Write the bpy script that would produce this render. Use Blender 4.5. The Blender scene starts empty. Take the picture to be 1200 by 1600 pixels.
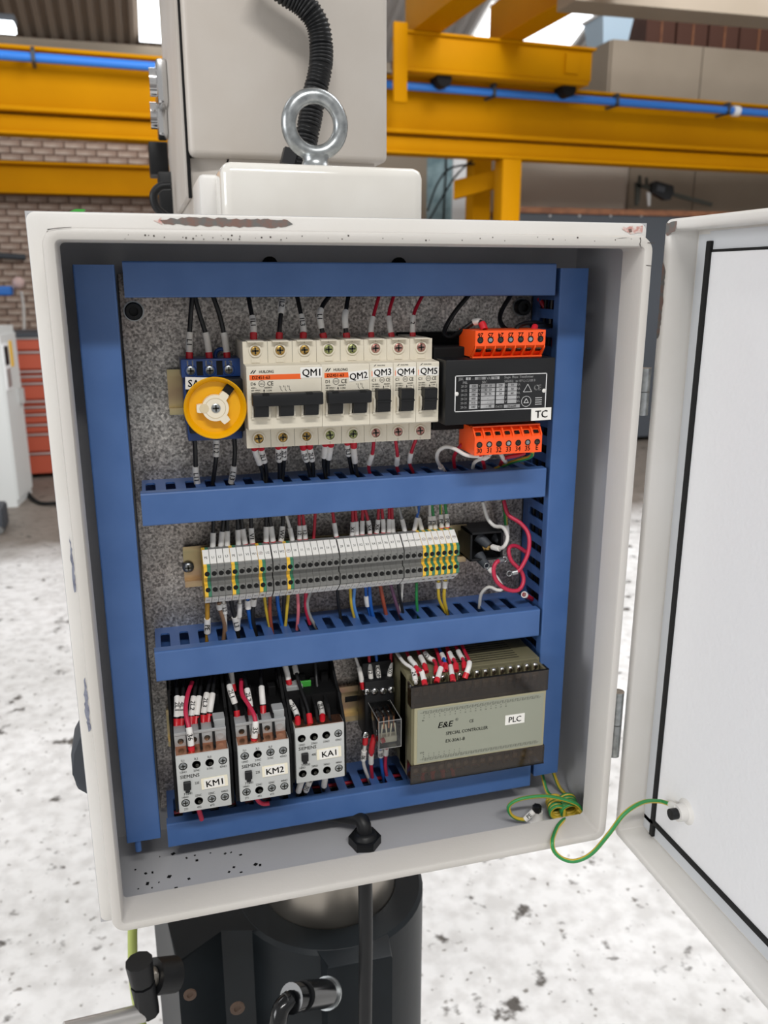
import bpy, bmesh, math, random
from mathutils import Vector, Matrix
random.seed(11)
S = bpy.context.scene
COL = S.collection

# ------------------------------------------------------------------ camera
CAM = Vector((-0.152705, -0.558523, 0.221280))
YAW, PIT, FPX = -0.274075, 0.269102, 1313.263
FWD = Vector((-math.sin(YAW) * math.cos(PIT), math.cos(YAW) * math.cos(PIT), -math.sin(PIT)))
RGT = Vector((math.cos(YAW), math.sin(YAW), 0))
UPV = RGT.cross(FWD)
cd = bpy.data.cameras.new('camera')
cam = bpy.data.objects.new('camera', cd)
COL.objects.link(cam)
cam.matrix_world = Matrix(((RGT.x, UPV.x, -FWD.x, CAM.x), (RGT.y, UPV.y, -FWD.y, CAM.y),
                           (RGT.z, UPV.z, -FWD.z, CAM.z), (0, 0, 0, 1)))
cd.sensor_fit = 'VERTICAL'
cd.sensor_height = 36
cd.lens = 36 * FPX / 1600
cd.clip_start = 0.01
cd.clip_end = 200
cd.dof.use_dof = True
cd.dof.focus_distance = 0.62
cd.dof.aperture_fstop = 10.5
S.camera = cam

# ------------------------------------------------------------------ light
S.view_settings.view_transform = 'Standard'
S.view_settings.look = 'None'
S.view_settings.gamma = 1
S.view_settings.use_curve_mapping = False
S.view_settings.exposure = 0.0
W = bpy.data.worlds.new('daylight')
S.world = W
W.use_nodes = True
W.node_tree.nodes['Background'].inputs[0].default_value = (1.0, 0.99, 0.975, 1)
W.node_tree.nodes['Background'].inputs[1].default_value = 0.46


def area_lamp(name, loc, target, sx, sy, power, col=(1, 1, 1)):
    l = bpy.data.lights.new(name, 'AREA')
    l.shape = 'RECTANGLE'
    l.size, l.size_y, l.energy, l.color = sx, sy, power, col
    o = bpy.data.objects.new(name, l)
    o.location = loc
    o.rotation_euler = (Vector(target) - Vector(loc)).to_track_quat('-Z', 'Y').to_euler()
    COL.objects.link(o)
    return o


FLOOR = -1.33
# strip lamp of the hall, over and behind the photographer
area_lamp('hall_strip_lamp', (-0.25, -2.9, 3.1), (0, 0.05, 0.1), 2.2, 0.22, 95, (1, 0.985, 0.96))
# added, unseen area light from the left that brightens the open door
area_lamp('left_fill', (-6.5, -1.3, 1.4), (0.2, -0.2, 0), 3.0, 2.4, 170, (0.98, 0.99, 1.0))
# added area light, tilted to brighten the right end of the yellow beam
area_lamp('beam_fill', (3.0, 1.2, 3.7), (3.2, 6.0, 1.0), 3.0, 2.4, 430, (0.97, 0.98, 1.0))
area_lamp('roof_light_rear', (-3.5, 4.5, 4.6), (-3.5, 5.5, 0), 3.0, 3.0, 95, (0.97, 0.98, 1.0))


# ------------------------------------------------------------------ pixel -> place
def ray(px, py):
    return FWD + RGT * ((px - 600) / FPX) - UPV * ((py - 800) / FPX)


def U(px, py, Y):               # point (mm) seen at a pixel, on the plane Y (mm)
    d = ray(px, py)
    return (CAM + d * ((Y * .001 - CAM.y) / d.y)) * 1000


def UX(px, py, X):
    d = ray(px, py)
    return (CAM + d * ((X * .001 - CAM.x) / d.x)) * 1000


def UZ(px, py, Z):
    d = ray(px, py)
    return (CAM + d * ((Z * .001 - CAM.z) / d.z)) * 1000


# ------------------------------------------------------------------ materials
M = {}


def lin(c):
    if isinstance(c, str):
        c = [int(c[i:i + 2], 16) / 255 for i in (0, 2, 4)]
    return [v / 12.92 if v <= 0.04045 else ((v + 0.055) / 1.055) ** 2.4 for v in c] + [1]


def mat(name, col, rough=.5, metal=0, noise=None, bump=None, spec=.5, coat=0, emit=None):
    """noise=(scale, colour2, low, high[, detail]); bump=(scale, strength)"""
    m = bpy.data.materials.new(name)
    m.use_nodes = True
    nt = m.node_tree
    b = nt.nodes['Principled BSDF']
    b.inputs['Base Color'].default_value = lin(col)
    b.inputs['Roughness'].default_value = rough
    b.inputs['Metallic'].default_value = metal
    b.inputs['Specular IOR Level'].default_value = spec
    b.inputs['Coat Weight'].default_value = coat
    tc = nt.nodes.new('ShaderNodeTexCoord')
    if noise:
        n = nt.nodes.new('ShaderNodeTexNoise')
        n.inputs['Scale'].default_value = noise[0]
        n.inputs['Detail'].default_value = noise[4] if len(noise) > 4 else 4
        nt.links.new(tc.outputs['Object'], n.inputs['Vector'])
        r = nt.nodes.new('ShaderNodeValToRGB')
        r.color_ramp.elements[0].position = noise[2]
        r.color_ramp.elements[1].position = noise[3]
        r.color_ramp.elements[0].color = lin(noise[1])
        r.color_ramp.elements[1].color = lin(col)
        nt.links.new(n.outputs['Fac'], r.inputs['Fac'])
        nt.links.new(r.outputs['Color'], b.inputs['Base Color'])
    if bump:
        n2 = nt.nodes.new('ShaderNodeTexNoise')
        n2.inputs['Scale'].default_value = bump[0]
        nt.links.new(tc.outputs['Object'], n2.inputs['Vector'])
        bp = nt.nodes.new('ShaderNodeBump')
        bp.inputs['Strength'].default_value = bump[1]
        bp.inputs['Distance'].default_value = 0.001
        nt.links.new(n2.outputs['Fac'], bp.inputs['Height'])
        nt.links.new(bp.outputs['Normal'], b.inputs['Normal'])
    if emit:
        b.inputs['Emission Color'].default_value = lin(col)
        b.inputs['Emission Strength'].default_value = emit
    M[name] = m
    return m


def clear_mat(name, tint, alpha_rough=.08, gloss=.5):
    """clear or smoked plastic: tinted see-through with a glossy skin"""
    m = bpy.data.materials.new(name)
    m.use_nodes = True
    nt = m.node_tree
    nt.nodes.remove(nt.nodes['Principled BSDF'])
    out = nt.nodes['Material Output']
    t = nt.nodes.new('ShaderNodeBsdfTransparent')
    t.inputs[0].default_value = lin(tint)
    g = nt.nodes.new('ShaderNodeBsdfGlossy')
    g.inputs['Roughness'].default_value = alpha_rough
    f = nt.nodes.new('ShaderNodeFresnel')
    f.inputs['IOR'].default_value = 1.45
    mm = nt.nodes.new('ShaderNodeMath')
    mm.operation = 'MULTIPLY_ADD'
    mm.inputs[1].default_value = gloss * 1.6
    mm.inputs[2].default_value = gloss * .06
    mx = nt.nodes.new('ShaderNodeMixShader')
    nt.links.new(f.outputs[0], mm.inputs[0])
    nt.links.new(mm.outputs[0], mx.inputs[0])
    nt.links.new(t.outputs[0], mx.inputs[1])
    nt.links.new(g.outputs[0], mx.inputs[2])
    nt.links.new(mx.outputs[0], out.inputs['Surface'])
    M[name] = m


mat('paint', 'E2E0DD', .38, noise=(9, 'DBD8D3', .35, .7), bump=(420, .10))
mat('paint_shaded', 'BDBDC0', .42, noise=(9, 'B6B6B8', .35, .7), bump=(420, .10))  # same paint as outside, darkened: the shade inside the box put into colour
mat('paint_head', 'C8C2BB', .42, noise=(7, 'BEB6AD', .35, .65), bump=(300, .10))
mat('paint_textured', 'EDEDEF', .5, bump=(230, .35))
mat('paint_gloss', 'E6E3DC', .16, noise=(14, 'DEDAD2', .28, .55), coat=.4)
mat('paint_lip', 'D0CCC7', .42, noise=(8, 'CBC7C1', .35, .65), bump=(420, .12))
mat('duct', '4B6EA6', .36, noise=(30, '44679F', .35, .65))
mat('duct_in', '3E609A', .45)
mat('ivory', 'E2DBCA', .42, noise=(40, 'DCD4C1', .3, .7))
mat('ivory_dark', 'CFCABB', .5)
mat('seam', '5E5A50', .7)
mat('sticker', 'F0EEE8', .5)
mat('sticker_cream', 'F0E9D2', .45)
mat('ink', '141414', .6)
mat('ink_grey', '6E6E6A', .6)
mat('ink_white', 'E8E8E8', .6)
mat('orange_print', 'F0641E', .5)
mat('black', '131416', .45, noise=(60, '18191B', .3, .7), spec=.35)
mat('black_matte', '0E0E0F', .75, spec=.25)
mat('black_gloss', '101113', .15)
mat('blue_body', '1F3F7A', .35)
mat('yellow_knob', 'F2B705', .3, noise=(20, 'EAA904', .3, .7))
mat('hub', 'F0E6D0', .4)
mat('hub_dark', 'DCCDAC', .5)
mat('orange', 'FF5A1C', .38)
mat('orange_dark', 'C63E0E', .5)
mat('red_ferrule', 'C8202C', .35)
mat('sleeve', 'E8E6E2', .45, noise=(90, 'DAD6D0', .3, .6))
for n, c in dict(w_black='1B1B1C', w_red='B41C33', w_white='D8D5D0', w_blue='1F5CB0', w_lblue='5A8FD0', w_brown='8A6B52',
                 w_rust='9A4A34', w_yellow='D0B23A', w_green='2E8A4A', w_pink='E07A86', w_grey='9A9A98',
                 w_purple='6A4A62', w_ochre='B98A2C', w_gnyel='C9B03A', w_crimson='C02848').items():
    mat(n, c, .42, noise=(70, c, .3, .7))
mat('zinc', 'B9BDBE', .32, .9, noise=(150, '8E9294', .3, .7))
mat('steel', 'BDB6AC', .34, 1.0, noise=(3, 'B0A99F', .3, .7))
mat('chrome', 'D8D8D8', .15, 1.0)
mat('screw_dark', '55554F', .4, .9, noise=(400, '2A2A26', .35, .6))
mat('brass', 'C9A560', .35, .85, noise=(500, '5E4A22', .35, .55))
mat('brass_green', 'A9AE78', .35, .85, noise=(500, '3E4A22', .35, .55))
mat('brass_red', 'C99A90', .35, .85, noise=(500, '6A2A28', .35, .55))
mat('copper', 'D89C7C', .22, .95)
mat('hole', '0A0A0A', .9)
mat('term_grey', '7E7E7B', .5, noise=(60, '777774', .3, .7))
mat('term_green', '3F7F62', .5)
mat('term_yellow', 'F0C03C', .45)
mat('contactor', 'C6C8C6', .45, noise=(40, 'C0C2C0', .3, .7))
mat('contactor_mid', 'A6A8A8', .5)
mat('plc', '767158', .5, noise=(40, '6E694F', .3, .7))
mat('plc_label', '9A9D8E', .4, .1)
mat('plc_frame', 'A59F82', .45)
mat('green_tab', '3FA03A', .5)
mat('trafo', '131416', .42, noise=(35, '17181A', .3, .7), spec=.35)
mat('silver_print', 'C8C8C8', .3, .5, noise=(60, '8A8A8A', .3, .7))
mat('yellow_beam', 'C48700', .6, noise=(1.2, 'B87C00', .35, .7), spec=.06)
mat('pipe_blue', '2D78D2', .35)
mat('brick', 'C6B6A8', .85, noise=(3.2, '80604F', .38, .58), bump=(30, .5))
mat('mortar', '6E5648', .95, noise=(4, '584238', .3, .7))
mat('cream_wall', '8C8070', .7, noise=(2, '837767', .3, .7))
mat('cream_light', 'A99E92', .7)
mat('card_brown', '48291C', .8)
mat('roof_sheet', '8A7C6E', .7)
mat('roof_light_sheet', 'B8B4B0', .7)
mat('skylight', 'F6FBFF', .5, emit=3.0)
mat('lamp_lit', 'F4FAFF', .5, emit=6.0)
mat('chest_red', 'B4523A', .5)
mat('alu', 'C4C2C0', .35, .7)
mat('machine_white', 'D4D6D4', .5)
mat('bench_dark', '3E4248', .6)
mat('wood', '8A5A3A', .6, noise=(20, '6A4028', .3, .7))
mat('casting', '171D21', .45, noise=(24, '13181C', .3, .7), bump=(60, .12), spec=.25)
mat('hose', 'B4C06A', .4)
mat('rust_brown', '4A382C', .6)
mat('crack', '4A4440', .9)
mat('chip', '7C6259', .7, noise=(160, '6A6A68', .4, .6))
mat('chip_red', 'C9928A', .7, noise=(250, 'E0D8D2', .4, .6))
mat('chip_grey', '8F93A4', .6, noise=(200, '6F7284', .4, .6))
mat('gasket', '0E0E0E', .85)
mat('gasket_strip', 'CDD0D4', .4)
mat('window_frame', 'F2F2F2', .5)
mat('glass_far', '9FB8BE', .15, noise=(4, '5E7A80', .35, .6))
mat('tub', 'AFC4D4', .3)
clear_mat('smoked', 'BCAA98', .10, .6)
clear_mat('clear_plastic', 'E4E6E4', .05, .7)


def special_galv():
    m = mat('galvanised', 'A8A6A2', .42, .8)
    nt = m.node_tree
    b = nt.nodes['Principled BSDF']
    tc = nt.nodes.new('ShaderNodeTexCoord')
    v = nt.nodes.new('ShaderNodeTexVoronoi')
    v.inputs['Scale'].default_value = 520
    n = nt.nodes.new('ShaderNodeTexNoise')
    n.inputs['Scale'].default_value = 9
    n.inputs['Detail'].default_value = 3
    n3 = nt.nodes.new('ShaderNodeTexNoise')
    n3.inputs['Scale'].default_value = 520
    n3.inputs['Detail'].default_value = 5
    for q in (v, n, n3):
        nt.links.new(tc.outputs['Object'], q.inputs['Vector'])
    r = nt.nodes.new('ShaderNodeValToRGB')
    r.color_ramp.elements[0].position = .36
    r.color_ramp.elements[1].position = .70
    r.color_ramp.elements[0].color = lin('8A8988')
    r.color_ramp.elements[1].color = lin('FAF9F6')
    mixf = nt.nodes.new('ShaderNodeMix')
    mixf.data_type = 'FLOAT'
    mixf.inputs[0].default_value = .72
    nt.links.new(v.outputs['Color'], mixf.inputs[2])
    nt.links.new(n3.outputs['Fac'], mixf.inputs[3])
    nt.links.new(mixf.outputs[0], r.inputs['Fac'])
    r2 = nt.nodes.new('ShaderNodeValToRGB')
    r2.color_ramp.elements[0].position = .35
    r2.color_ramp.elements[1].position = .7
    r2.color_ramp.elements[0].color = lin('C8BCB6')
    r2.color_ramp.elements[1].color = lin('F2F2F0')
    nt.links.new(n.outputs['Fac'], r2.inputs['Fac'])
    mx = nt.nodes.new('ShaderNodeMix')
    mx.data_type = 'RGBA'
    mx.blend_type = 'MULTIPLY'
    mx.inputs[0].default_value = 1
    nt.links.new(r.outputs['Color'], mx.inputs[6])
    nt.links.new(r2.outputs['Color'], mx.inputs[7])
    nt.links.new(mx.outputs[2], b.inputs['Base Color'])


def special_rail():
    m = mat('rail', 'B89C5A', .3, .75)
    nt = m.node_tree
    b = nt.nodes['Principled BSDF']
    tc = nt.nodes.new('ShaderNodeTexCoord')
    mp = nt.nodes.new('ShaderNodeMapping')
    mp.inputs['Scale'].default_value = (14, 14, 40)
    n = nt.nodes.new('ShaderNodeTexNoise')
    n.inputs['Scale'].default_value = 1.0
    n.inputs['Detail'].default_value = 2
    nt.links.new(tc.outputs['Object'], mp.inputs['Vector'])
    nt.links.new(mp.outputs[0], n.inputs['Vector'])
    r = nt.nodes.new('ShaderNodeValToRGB')
    e = r.color_ramp.elements
    e[0].position, e[0].color = .3, lin('B08C78')
    e[1].position, e[1].color = .7, lin('B0AC84')
    x = e.new(.5)
    x.color = lin('D0BC90')
    nt.links.new(n.outputs['Fac'], r.inputs['Fac'])
    nt.links.new(r.outputs['Color'], b.inputs['Base Color'])


def special_floor():
    m = mat('floor', 'DDDCDA', .55)
    nt = m.node_tree
    b = nt.nodes['Principled BSDF']
    tc = nt.nodes.new('ShaderNodeTexCoord')

    def noise(sc, det, rough=.5):
        n = nt.nodes.new('ShaderNodeTexNoise')
        n.inputs['Scale'].default_value = sc
        n.inputs['Detail'].default_value = det
        n.inputs['Roughness'].default_value = rough
        nt.links.new(tc.outputs['Object'], n.inputs['Vector'])
        return n.outputs['Fac']

    def ramp(src, p0, c0, p1, c1):
        r = nt.nodes.new('ShaderNodeValToRGB')
        r.color_ramp.elements[0].position, r.color_ramp.elements[0].color = p0, lin(c0)
        r.color_ramp.elements[1].position, r.color_ramp.elements[1].color = p1, lin(c1)
        nt.links.new(src, r.inputs['Fac'])
        return r.outputs['Color']

    def mul(a, c):
        mx = nt.nodes.new('ShaderNodeMix')
        mx.data_type = 'RGBA'
        mx.blend_type = 'MULTIPLY'
        mx.inputs[0].default_value = 1
        nt.links.new(a, mx.inputs[6])
        nt.links.new(c, mx.inputs[7])
        return mx.outputs[2]
    base = ramp(noise(1.6, 6), .35, 'D8D7D5', .62, 'EBEAE9')
    patch = ramp(noise(9, 8, .62), .345, '6A6662', .40, 'FFFFFF')       # chipped paint, dark concrete below
    fleck = ramp(noise(48, 4), .29, 'A09C98', .35, 'FFFFFF')
    mott = ramp(noise(22, 6), .35, 'E8E7E6', .6, 'FFFFFF')
    # bare dirty concrete by the machines on the left, far side
    sp = nt.nodes.new('ShaderNodeSeparateXYZ')
    nt.links.new(tc.outputs['Object'], sp.inputs[0])
    ad = nt.nodes.new('ShaderNodeMath')
    ad.operation = 'MULTIPLY_ADD'
    nt.links.new(noise(1.1, 4), ad.inputs[0])
    ad.inputs[1].default_value = 2.0
    nt.links.new(sp.outputs['Y'], ad.inputs[2])
    bare = ramp(ad.outputs[0], .0, 'FFFFFF', 1.0, '8A8178')
    mr = nt.nodes.new('ShaderNodeMapRange')
    mr.inputs[1].default_value, mr.inputs[2].default_value = 5.1, 5.7
    nt.links.new(ad.outputs[0], mr.inputs[0])
    nt.links.new(mr.outputs[0], bare.node.inputs['Fac'])
    nt.links.new(mul(mul(mul(mul(base, patch), fleck), mott), bare), b.inputs['Base Color'])


special_galv()
special_rail()
special_floor()


# ------------------------------------------------------------------ mesh builder
_TXT = {}


def text_mesh(s):
    if s not in _TXT:
        c = bpy.data.curves.new('t', 'FONT')
        c.body = s
        c.size = 1
        c.resolution_u = 2
        c.align_x = 'CENTER'
        o = bpy.data.objects.new('t', c)
        me = bpy.data.meshes.new_from_object(o)
        vs = [v.co.copy() for v in me.vertices]
        fs = [tuple(p.vertices) for p in me.polygons]
        bpy.data.objects.remove(o)
        bpy.data.curves.remove(c)
        bpy.data.meshes.remove(me)
        _TXT[s] = (vs, fs)
    return _TXT[s]


CAPH = max(v.y for v in text_mesh('H')[0])
FRONT = Matrix(((1, 0, 0), (0, 0, -1), (0, 1, 0)))      # text plane facing -Y, upright


def rot2(a):
    a = math.radians(a)
    return Matrix(((math.cos(a), -math.sin(a), 0), (math.sin(a), math.cos(a), 0), (0, 0, 1)))


class MB:
    def __init__(s, scale=.001):
        s.bm = bmesh.new()
        s.k = scale
        s.mi = 0

    def face(s, pts):
        vs = [s.bm.verts.new(p) for p in pts]
        f = s.bm.faces.new(vs)
        f.material_index = s.mi
        return f

    def box(s, x0, x1, y0, y1, z0, z1, bev=0, seg=2, R=None, c=None):
        if x0 > x1: x0, x1 = x1, x0
        if y0 > y1: y0, y1 = y1, y0
        if z0 > z1: z0, z1 = z1, z0
        P = [Vector(p) for p in ((x0, y0, z0), (x1, y0, z0), (x1, y1, z0), (x0, y1, z0),
                                 (x0, y0, z1), (x1, y0, z1), (x1, y1, z1), (x0, y1, z1))]
        if R is not None:
            c = Vector(c) if c is not None else Vector(((x0 + x1) / 2, (y0 + y1) / 2, (z0 + z1) / 2))
            P = [c + R @ (p - c) for p in P]
        v = [s.bm.verts.new(p) for p in P]
        fs = []
        for q in ((3, 2, 1, 0), (4, 5, 6, 7), (0, 1, 5, 4), (1, 2, 6, 5), (2, 3, 7, 6), (3, 0, 4, 7)):
            f = s.bm.faces.new([v[i] for i in q])
            f.material_index = s.mi
            fs.append(f)
        if bev:
            es = list({e for f in fs for e in f.edges})
            bmesh.ops.bevel(s.bm, geom=es, offset=bev, segments=seg, profile=.5, affect='EDGES')
        return s

    def prism(s, pts, ext):
        """polygon pts (3d) pushed along ext"""
        ext = Vector(ext)
        pts = [Vector(p) for p in pts]
        n = Vector((0, 0, 0))
        for i in range(len(pts)):
            n += pts[i].cross(pts[(i + 1) % len(pts)])
        if n.dot(ext) > 0:
            pts = pts[::-1]
        a = [s.bm.verts.new(p) for p in pts]
        b = [s.bm.verts.new(p + ext) for p in pts]
        L = len(a)
        F = [s.bm.faces.new(a), s.bm.faces.new(b[::-1])]
        for i in range(L):
            j = (i + 1) % L
            F.append(s.bm.faces.new((a[j], a[i], b[i], b[j])))
        for f in F:
            f.material_index = s.mi
        return s

    def rings(s, rings, closed_u=True, cap0=False, cap1=False, closed_v=False):
        vs = [[s.bm.verts.new(p) for p in r] for r in rings]
        n = len(vs[0])
        m = len(vs)
        for i in range(m if closed_v else m - 1):
            i2 = (i + 1) % m
            for j in range(n if closed_u else n - 1):
                k = (j + 1) % n
                f = s.bm.faces.new((vs[i][j], vs[i][k], vs[i2][k], vs[i2][j]))
                f.material_index = s.mi
        if cap0:
            f = s.bm.faces.new(vs[0][::-1]); f.material_index = s.mi
        if cap1:
            f = s.bm.faces.new(vs[-1]); f.material_index = s.mi
        return s

    @staticmethod
    def frame(d):
        d = d.normalized()
        a = Vector((0, 0, 1)) if abs(d.z) < .9 else Vector((1, 0, 0))
        x = a.cross(d).normalized()
        return x, d.cross(x)

    def cyl(s, p0, p1, r0, r1=None, n=14, caps=True, ph=0):
        p0, p1 = Vector(p0), Vector(p1)
        r1 = r0 if r1 is None else r1
        x, y = s.frame(p1 - p0)
        A = [2 * math.pi * i / n + ph for i in range(n)]
        s.rings([[p0 + (x * math.cos(a) + y * math.sin(a)) * r0 for a in A],
                 [p1 + (x * math.cos(a) + y * math.sin(a)) * r1 for a in A]], cap0=caps, cap1=caps)
        return s

    def lathe(s, prof, c, axis, n=20, cap0=True, cap1=True):
        """prof: (radius, height) list along axis from c"""
        c, axis = Vector(c), Vector(axis).normalized()
        x, y = s.frame(axis)
        A = [2 * math.pi * i / n for i in range(n)]
        s.rings([[c + axis * h + (x * math.cos(a) + y * math.sin(a)) * r for a in A] for r, h in prof], cap0=cap0, cap1=cap1)
        return s

    def tube(s, path, r, n=8, caps=True, closed=False):
        path = [Vector(p) for p in path]
        m = len(path)
        R = r if isinstance(r, (list, tuple)) else [r] * m
        T = []
        for i in range(m):
            a = path[i - 1] if (i or closed) else path[0]
            b = path[(i + 1) % m] if (i < m - 1 or closed) else path[-1]
            t = (b - a)
            T.append(t.normalized() if t.length > 1e-9 else Vector((0, 0, 1)))
        x, y = s.frame(T[0])
        rings = []
        for i in range(m):
            x = (x - T[i] * x.dot(T[i])).normalized()
            y = T[i].cross(x)
            rings.append([path[i] + (x * math.cos(2 * math.pi * j / n) + y * math.sin(2 * math.pi * j / n)) * R[i] for j in range(n)])
        s.rings(rings, cap0=caps and not closed, cap1=caps and not closed, closed_v=closed)
        return s

    def torus(s, c, axis, R, r, n=32, m=12):
        c = Vector(c)
        x, y = s.frame(Vector(axis))
        s.tube([c + (x * math.cos(2 * math.pi * i / n) + y * math.sin(2 * math.pi * i / n)) * R for i in range(n)], r, m, closed=True)
        return s

    def text(s, body, pos, h, R=FRONT, ws=1.0, align='c', a=0):
        """flat print: centre pos, cap height h, R the plane, a the turn in that plane (degrees)"""
        vs, fs = text_mesh(body)
        if not vs:
            return s
        k = h / CAPH
        x0 = min(v.x for v in vs); x1 = max(v.x for v in vs)
        sh = -(x0 + x1) / 2 if align == 'c' else (-x0 if align == 'l' else -x1)
        RR = R @ rot2(a)
        pos = Vector(pos)
        e = h * .028                                    # three passes thicken the strokes
        for ox, oy in ((-e, -e * .6), (0, 0), (e, e * .6)):
            nv = [s.bm.verts.new(pos + RR @ Vector(((v.x + sh) * k * ws + ox, v.y * k - h / 2 + oy, 0))) for v in vs]
            for f in fs:
                try:
                    q = s.bm.faces.new([nv[i] for i in f]); q.material_index = s.mi
                except ValueError:
                    pass
        return s

    def build(s, name, m, parent=None, smooth=0, local=False, origin=None):
        """origin (mm): top-level location"""
        if origin is not None:
            bmesh.ops.translate(s.bm, verts=s.bm.verts, vec=-Vector(origin))
        bmesh.ops.scale(s.bm, verts=s.bm.verts, vec=(s.k,) * 3)
        me = bpy.data.meshes.new(name)
        s.bm.normal_update()
        s.bm.to_mesh(me)
        s.bm.free()
        for q in (m if isinstance(m, (list, tuple)) else [m]):
            me.materials.append(M[q])
        if smooth:
            me.polygons.foreach_set('use_smooth', [True] * len(me.polygons))
            me.set_sharp_from_angle(angle=math.radians(smooth))
        o = bpy.data.objects.new(name, me)
        COL.objects.link(o)
        if origin is not None:
            o.location = Vector(origin) * s.k
        if parent is not None:
            o.parent = parent
            if not local:
                o.location = -world_loc(parent)
        return o


def world_loc(o):
    v = o.location.copy()
    while o.parent:
        o = o.parent
        v += o.location
    return v


def thing(name, label, cat, loc=(0, 0, 0), group=None, k=.001):
    o = bpy.data.objects.new(name, None)
    o.empty_display_size = .01
    COL.objects.link(o)
    o.location = Vector(loc) * k
    return tag(o, label, cat, group)


def tag(o, label, cat, group=None, kind=None):
    if label: o['label'] = label
    if cat: o['category'] = cat
    if group: o['group'] = group
    if kind: o['kind'] = kind
    return o


def copy_tree(o, parent=None):
    c = o.copy()
    COL.objects.link(c)
    c.parent = parent
    for ch in list(o.children):
        if ch.name not in c.children:
            copy_tree(ch, c)
    return c


def rrect(a, b, r, n=5):
    """rounded rectangle half sizes a,b in x,z"""
    r = max(r, .05)
    out = []
    for cx, cz, a0 in ((a - r, b - r, 0), (-a + r, b - r, 90), (-a + r, -b + r, 180), (a - r, -b + r, 270)):
        for i in range(n + 1):
            t = math.radians(a0 + 90 * i / n)
            out.append((cx + r * math.cos(t), cz + r * math.sin(t)))
    return out


def spline(pts, step=2.0):
    """Catmull-Rom through pts, resampled"""
    P = [Vector(p) for p in pts]
    if len(P) == 2:
        Q = P
    else:
        Q = []
        E = [P[0] * 2 - P[1]] + P + [P[-1] * 2 - P[-2]]
        for i in range(1, len(E) - 2):
            p0, p1, p2, p3 = E[i - 1:i + 3]
            n = max(2, int((p2 - p1).length / step))
            for k in range(n):
                t = k / n
                Q.append(.5 * ((2 * p1) + (p2 - p0) * t + (2 * p0 - 5 * p1 + 4 * p2 - p3) * t * t + (3 * p1 - p0 - 3 * p2 + p3) * t ** 3))
        Q.append(P[-1])
    return Q


def along(Q, d0, d1):
    """piece of polyline Q between arc lengths d0..d1"""
    out, s = [], 0
    for i in range(len(Q) - 1):
        a, b = Q[i], Q[i + 1]
        L = (b - a).length
        for d in (d0,):
            if s <= d < s + L: out.append(a.lerp(b, (d - s) / L))
        if s >= d0 and s <= d1 and (not out or (out[-1] - a).length > 1e-6): out.append(a)
        if s <= d1 < s + L: out.append(a.lerp(b, (d1 - s) / L))
        s += L
    if d1 >= s and (not out or (out[-1] - Q[-1]).length > 1e-6): out.append(Q[-1])
    return sorted_path(out)


def sorted_path(o):
    r = []
    for p in o:
        if not r or (p - r[-1]).length > 1e-4: r.append(p)
    return r


# ================================================================== the hall
def struct(o, label=None):
    o['kind'] = 'structure'
    if label: o['label'] = label
    return o


m = MB(1)
m.face([(-14, -6, FLOOR), (16, -6, FLOOR), (16, 13, FLOOR), (-14, 13, FLOOR)])
struct(m.build('floor', 'floor'), 'worn white painted concrete floor with dark chips')

# brick wall, bricks proud of the mortar where they can be told apart
YW = 10.5
m = MB(1)
m.box(-9, 5.5, YW + .012, YW + .3, FLOOR, 3.6)
wall = struct(m.build('wall_back', 'mortar'), 'old brick wall with flaking white paint')
bm0 = MB(1)
bm0.box(-.108, .108, 0, .03, -.031, .031)
brick0 = bm0.build('brick', 'brick', wall, local=True)
brick_me = brick0.data
nb = 0


def brick(x, z):
    global nb
    o = brick0 if nb == 0 else bpy.data.objects.new('brick', brick_me)
    if nb:
        COL.objects.link(o)
        o.parent = wall
    o.location = (x, YW - .004 + random.uniform(-.004, .004), z)
    nb += 1


row = 0
z = -.585
while z < 1.86:
    vis = None
    if 1.50 < z < 1.86: vis = (-1.6, .42)          # between the two yellow beams
    elif .93 < z < 1.18: vis = (-1.72, .42)        # under the lower beam
    elif z <= .93: vis = (-1.95, -1.28)            # strip left of the enclosure
    if vis:
        x = -2.03 + (.115 if row % 2 else 0)
        while x < vis[1]:
            if x > vis[0] and nb < 300: brick(x, z)
            x += .232
    z += .0745
    row += 1

# sloping corrugated roof with daylight panels
RT = math.tan(math.radians(20))


def roof_z(y): return 2.77 + (10.5 - y) * RT


def roof_hit(px, py):
    d = ray(px, py)
    # z = c + k*d.z ; solve z = 3.02+(10.5-y)*RT
    k = (2.77 + (10.5 - CAM.y) * RT - CAM.z) / (d.z + d.y * RT)
    return CAM + d * k


m = MB(1)
xs = -6.0
P = []
while xs < 2.2:
    P += [(xs, .05), (xs + .05, .05), (xs + .07, 0), (xs + .12, 0)]
    xs += .14
m.rings([[(x, y, roof_z(y) + .02 + dz) for x, dz in P] for y in (10.6, 4.2)], closed_u=False)
struct(m.build('ceiling', 'roof_sheet'), 'brown corrugated roof sheeting')
m = MB(1)
xs = 2.2
P = []
while xs < 11:
    P += [(xs, .05), (xs + .05, .05), (xs + .07, 0), (xs + .12, 0)]
    xs += .14
m.rings([[(x, y, roof_z(y) + .02 + dz) for x, dz in P] for y in (10.6, 4.2)], closed_u=False)
struct(m.build('ceiling_right', 'roof_light_sheet'), 'pale corrugated roof sheeting')


def skylight(n, x0, x1, y0, y1, lab):
    m = MB(1)
    m.prism([(x0, y0, roof_z(y0) - .02), (x1, y0, roof_z(y0) - .02), (x1, y1, roof_z(y1) - .02), (x0, y1, roof_z(y1) - .02)], (0, 0, .03))
    struct(m.build(n, 'skylight'), lab)


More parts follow.
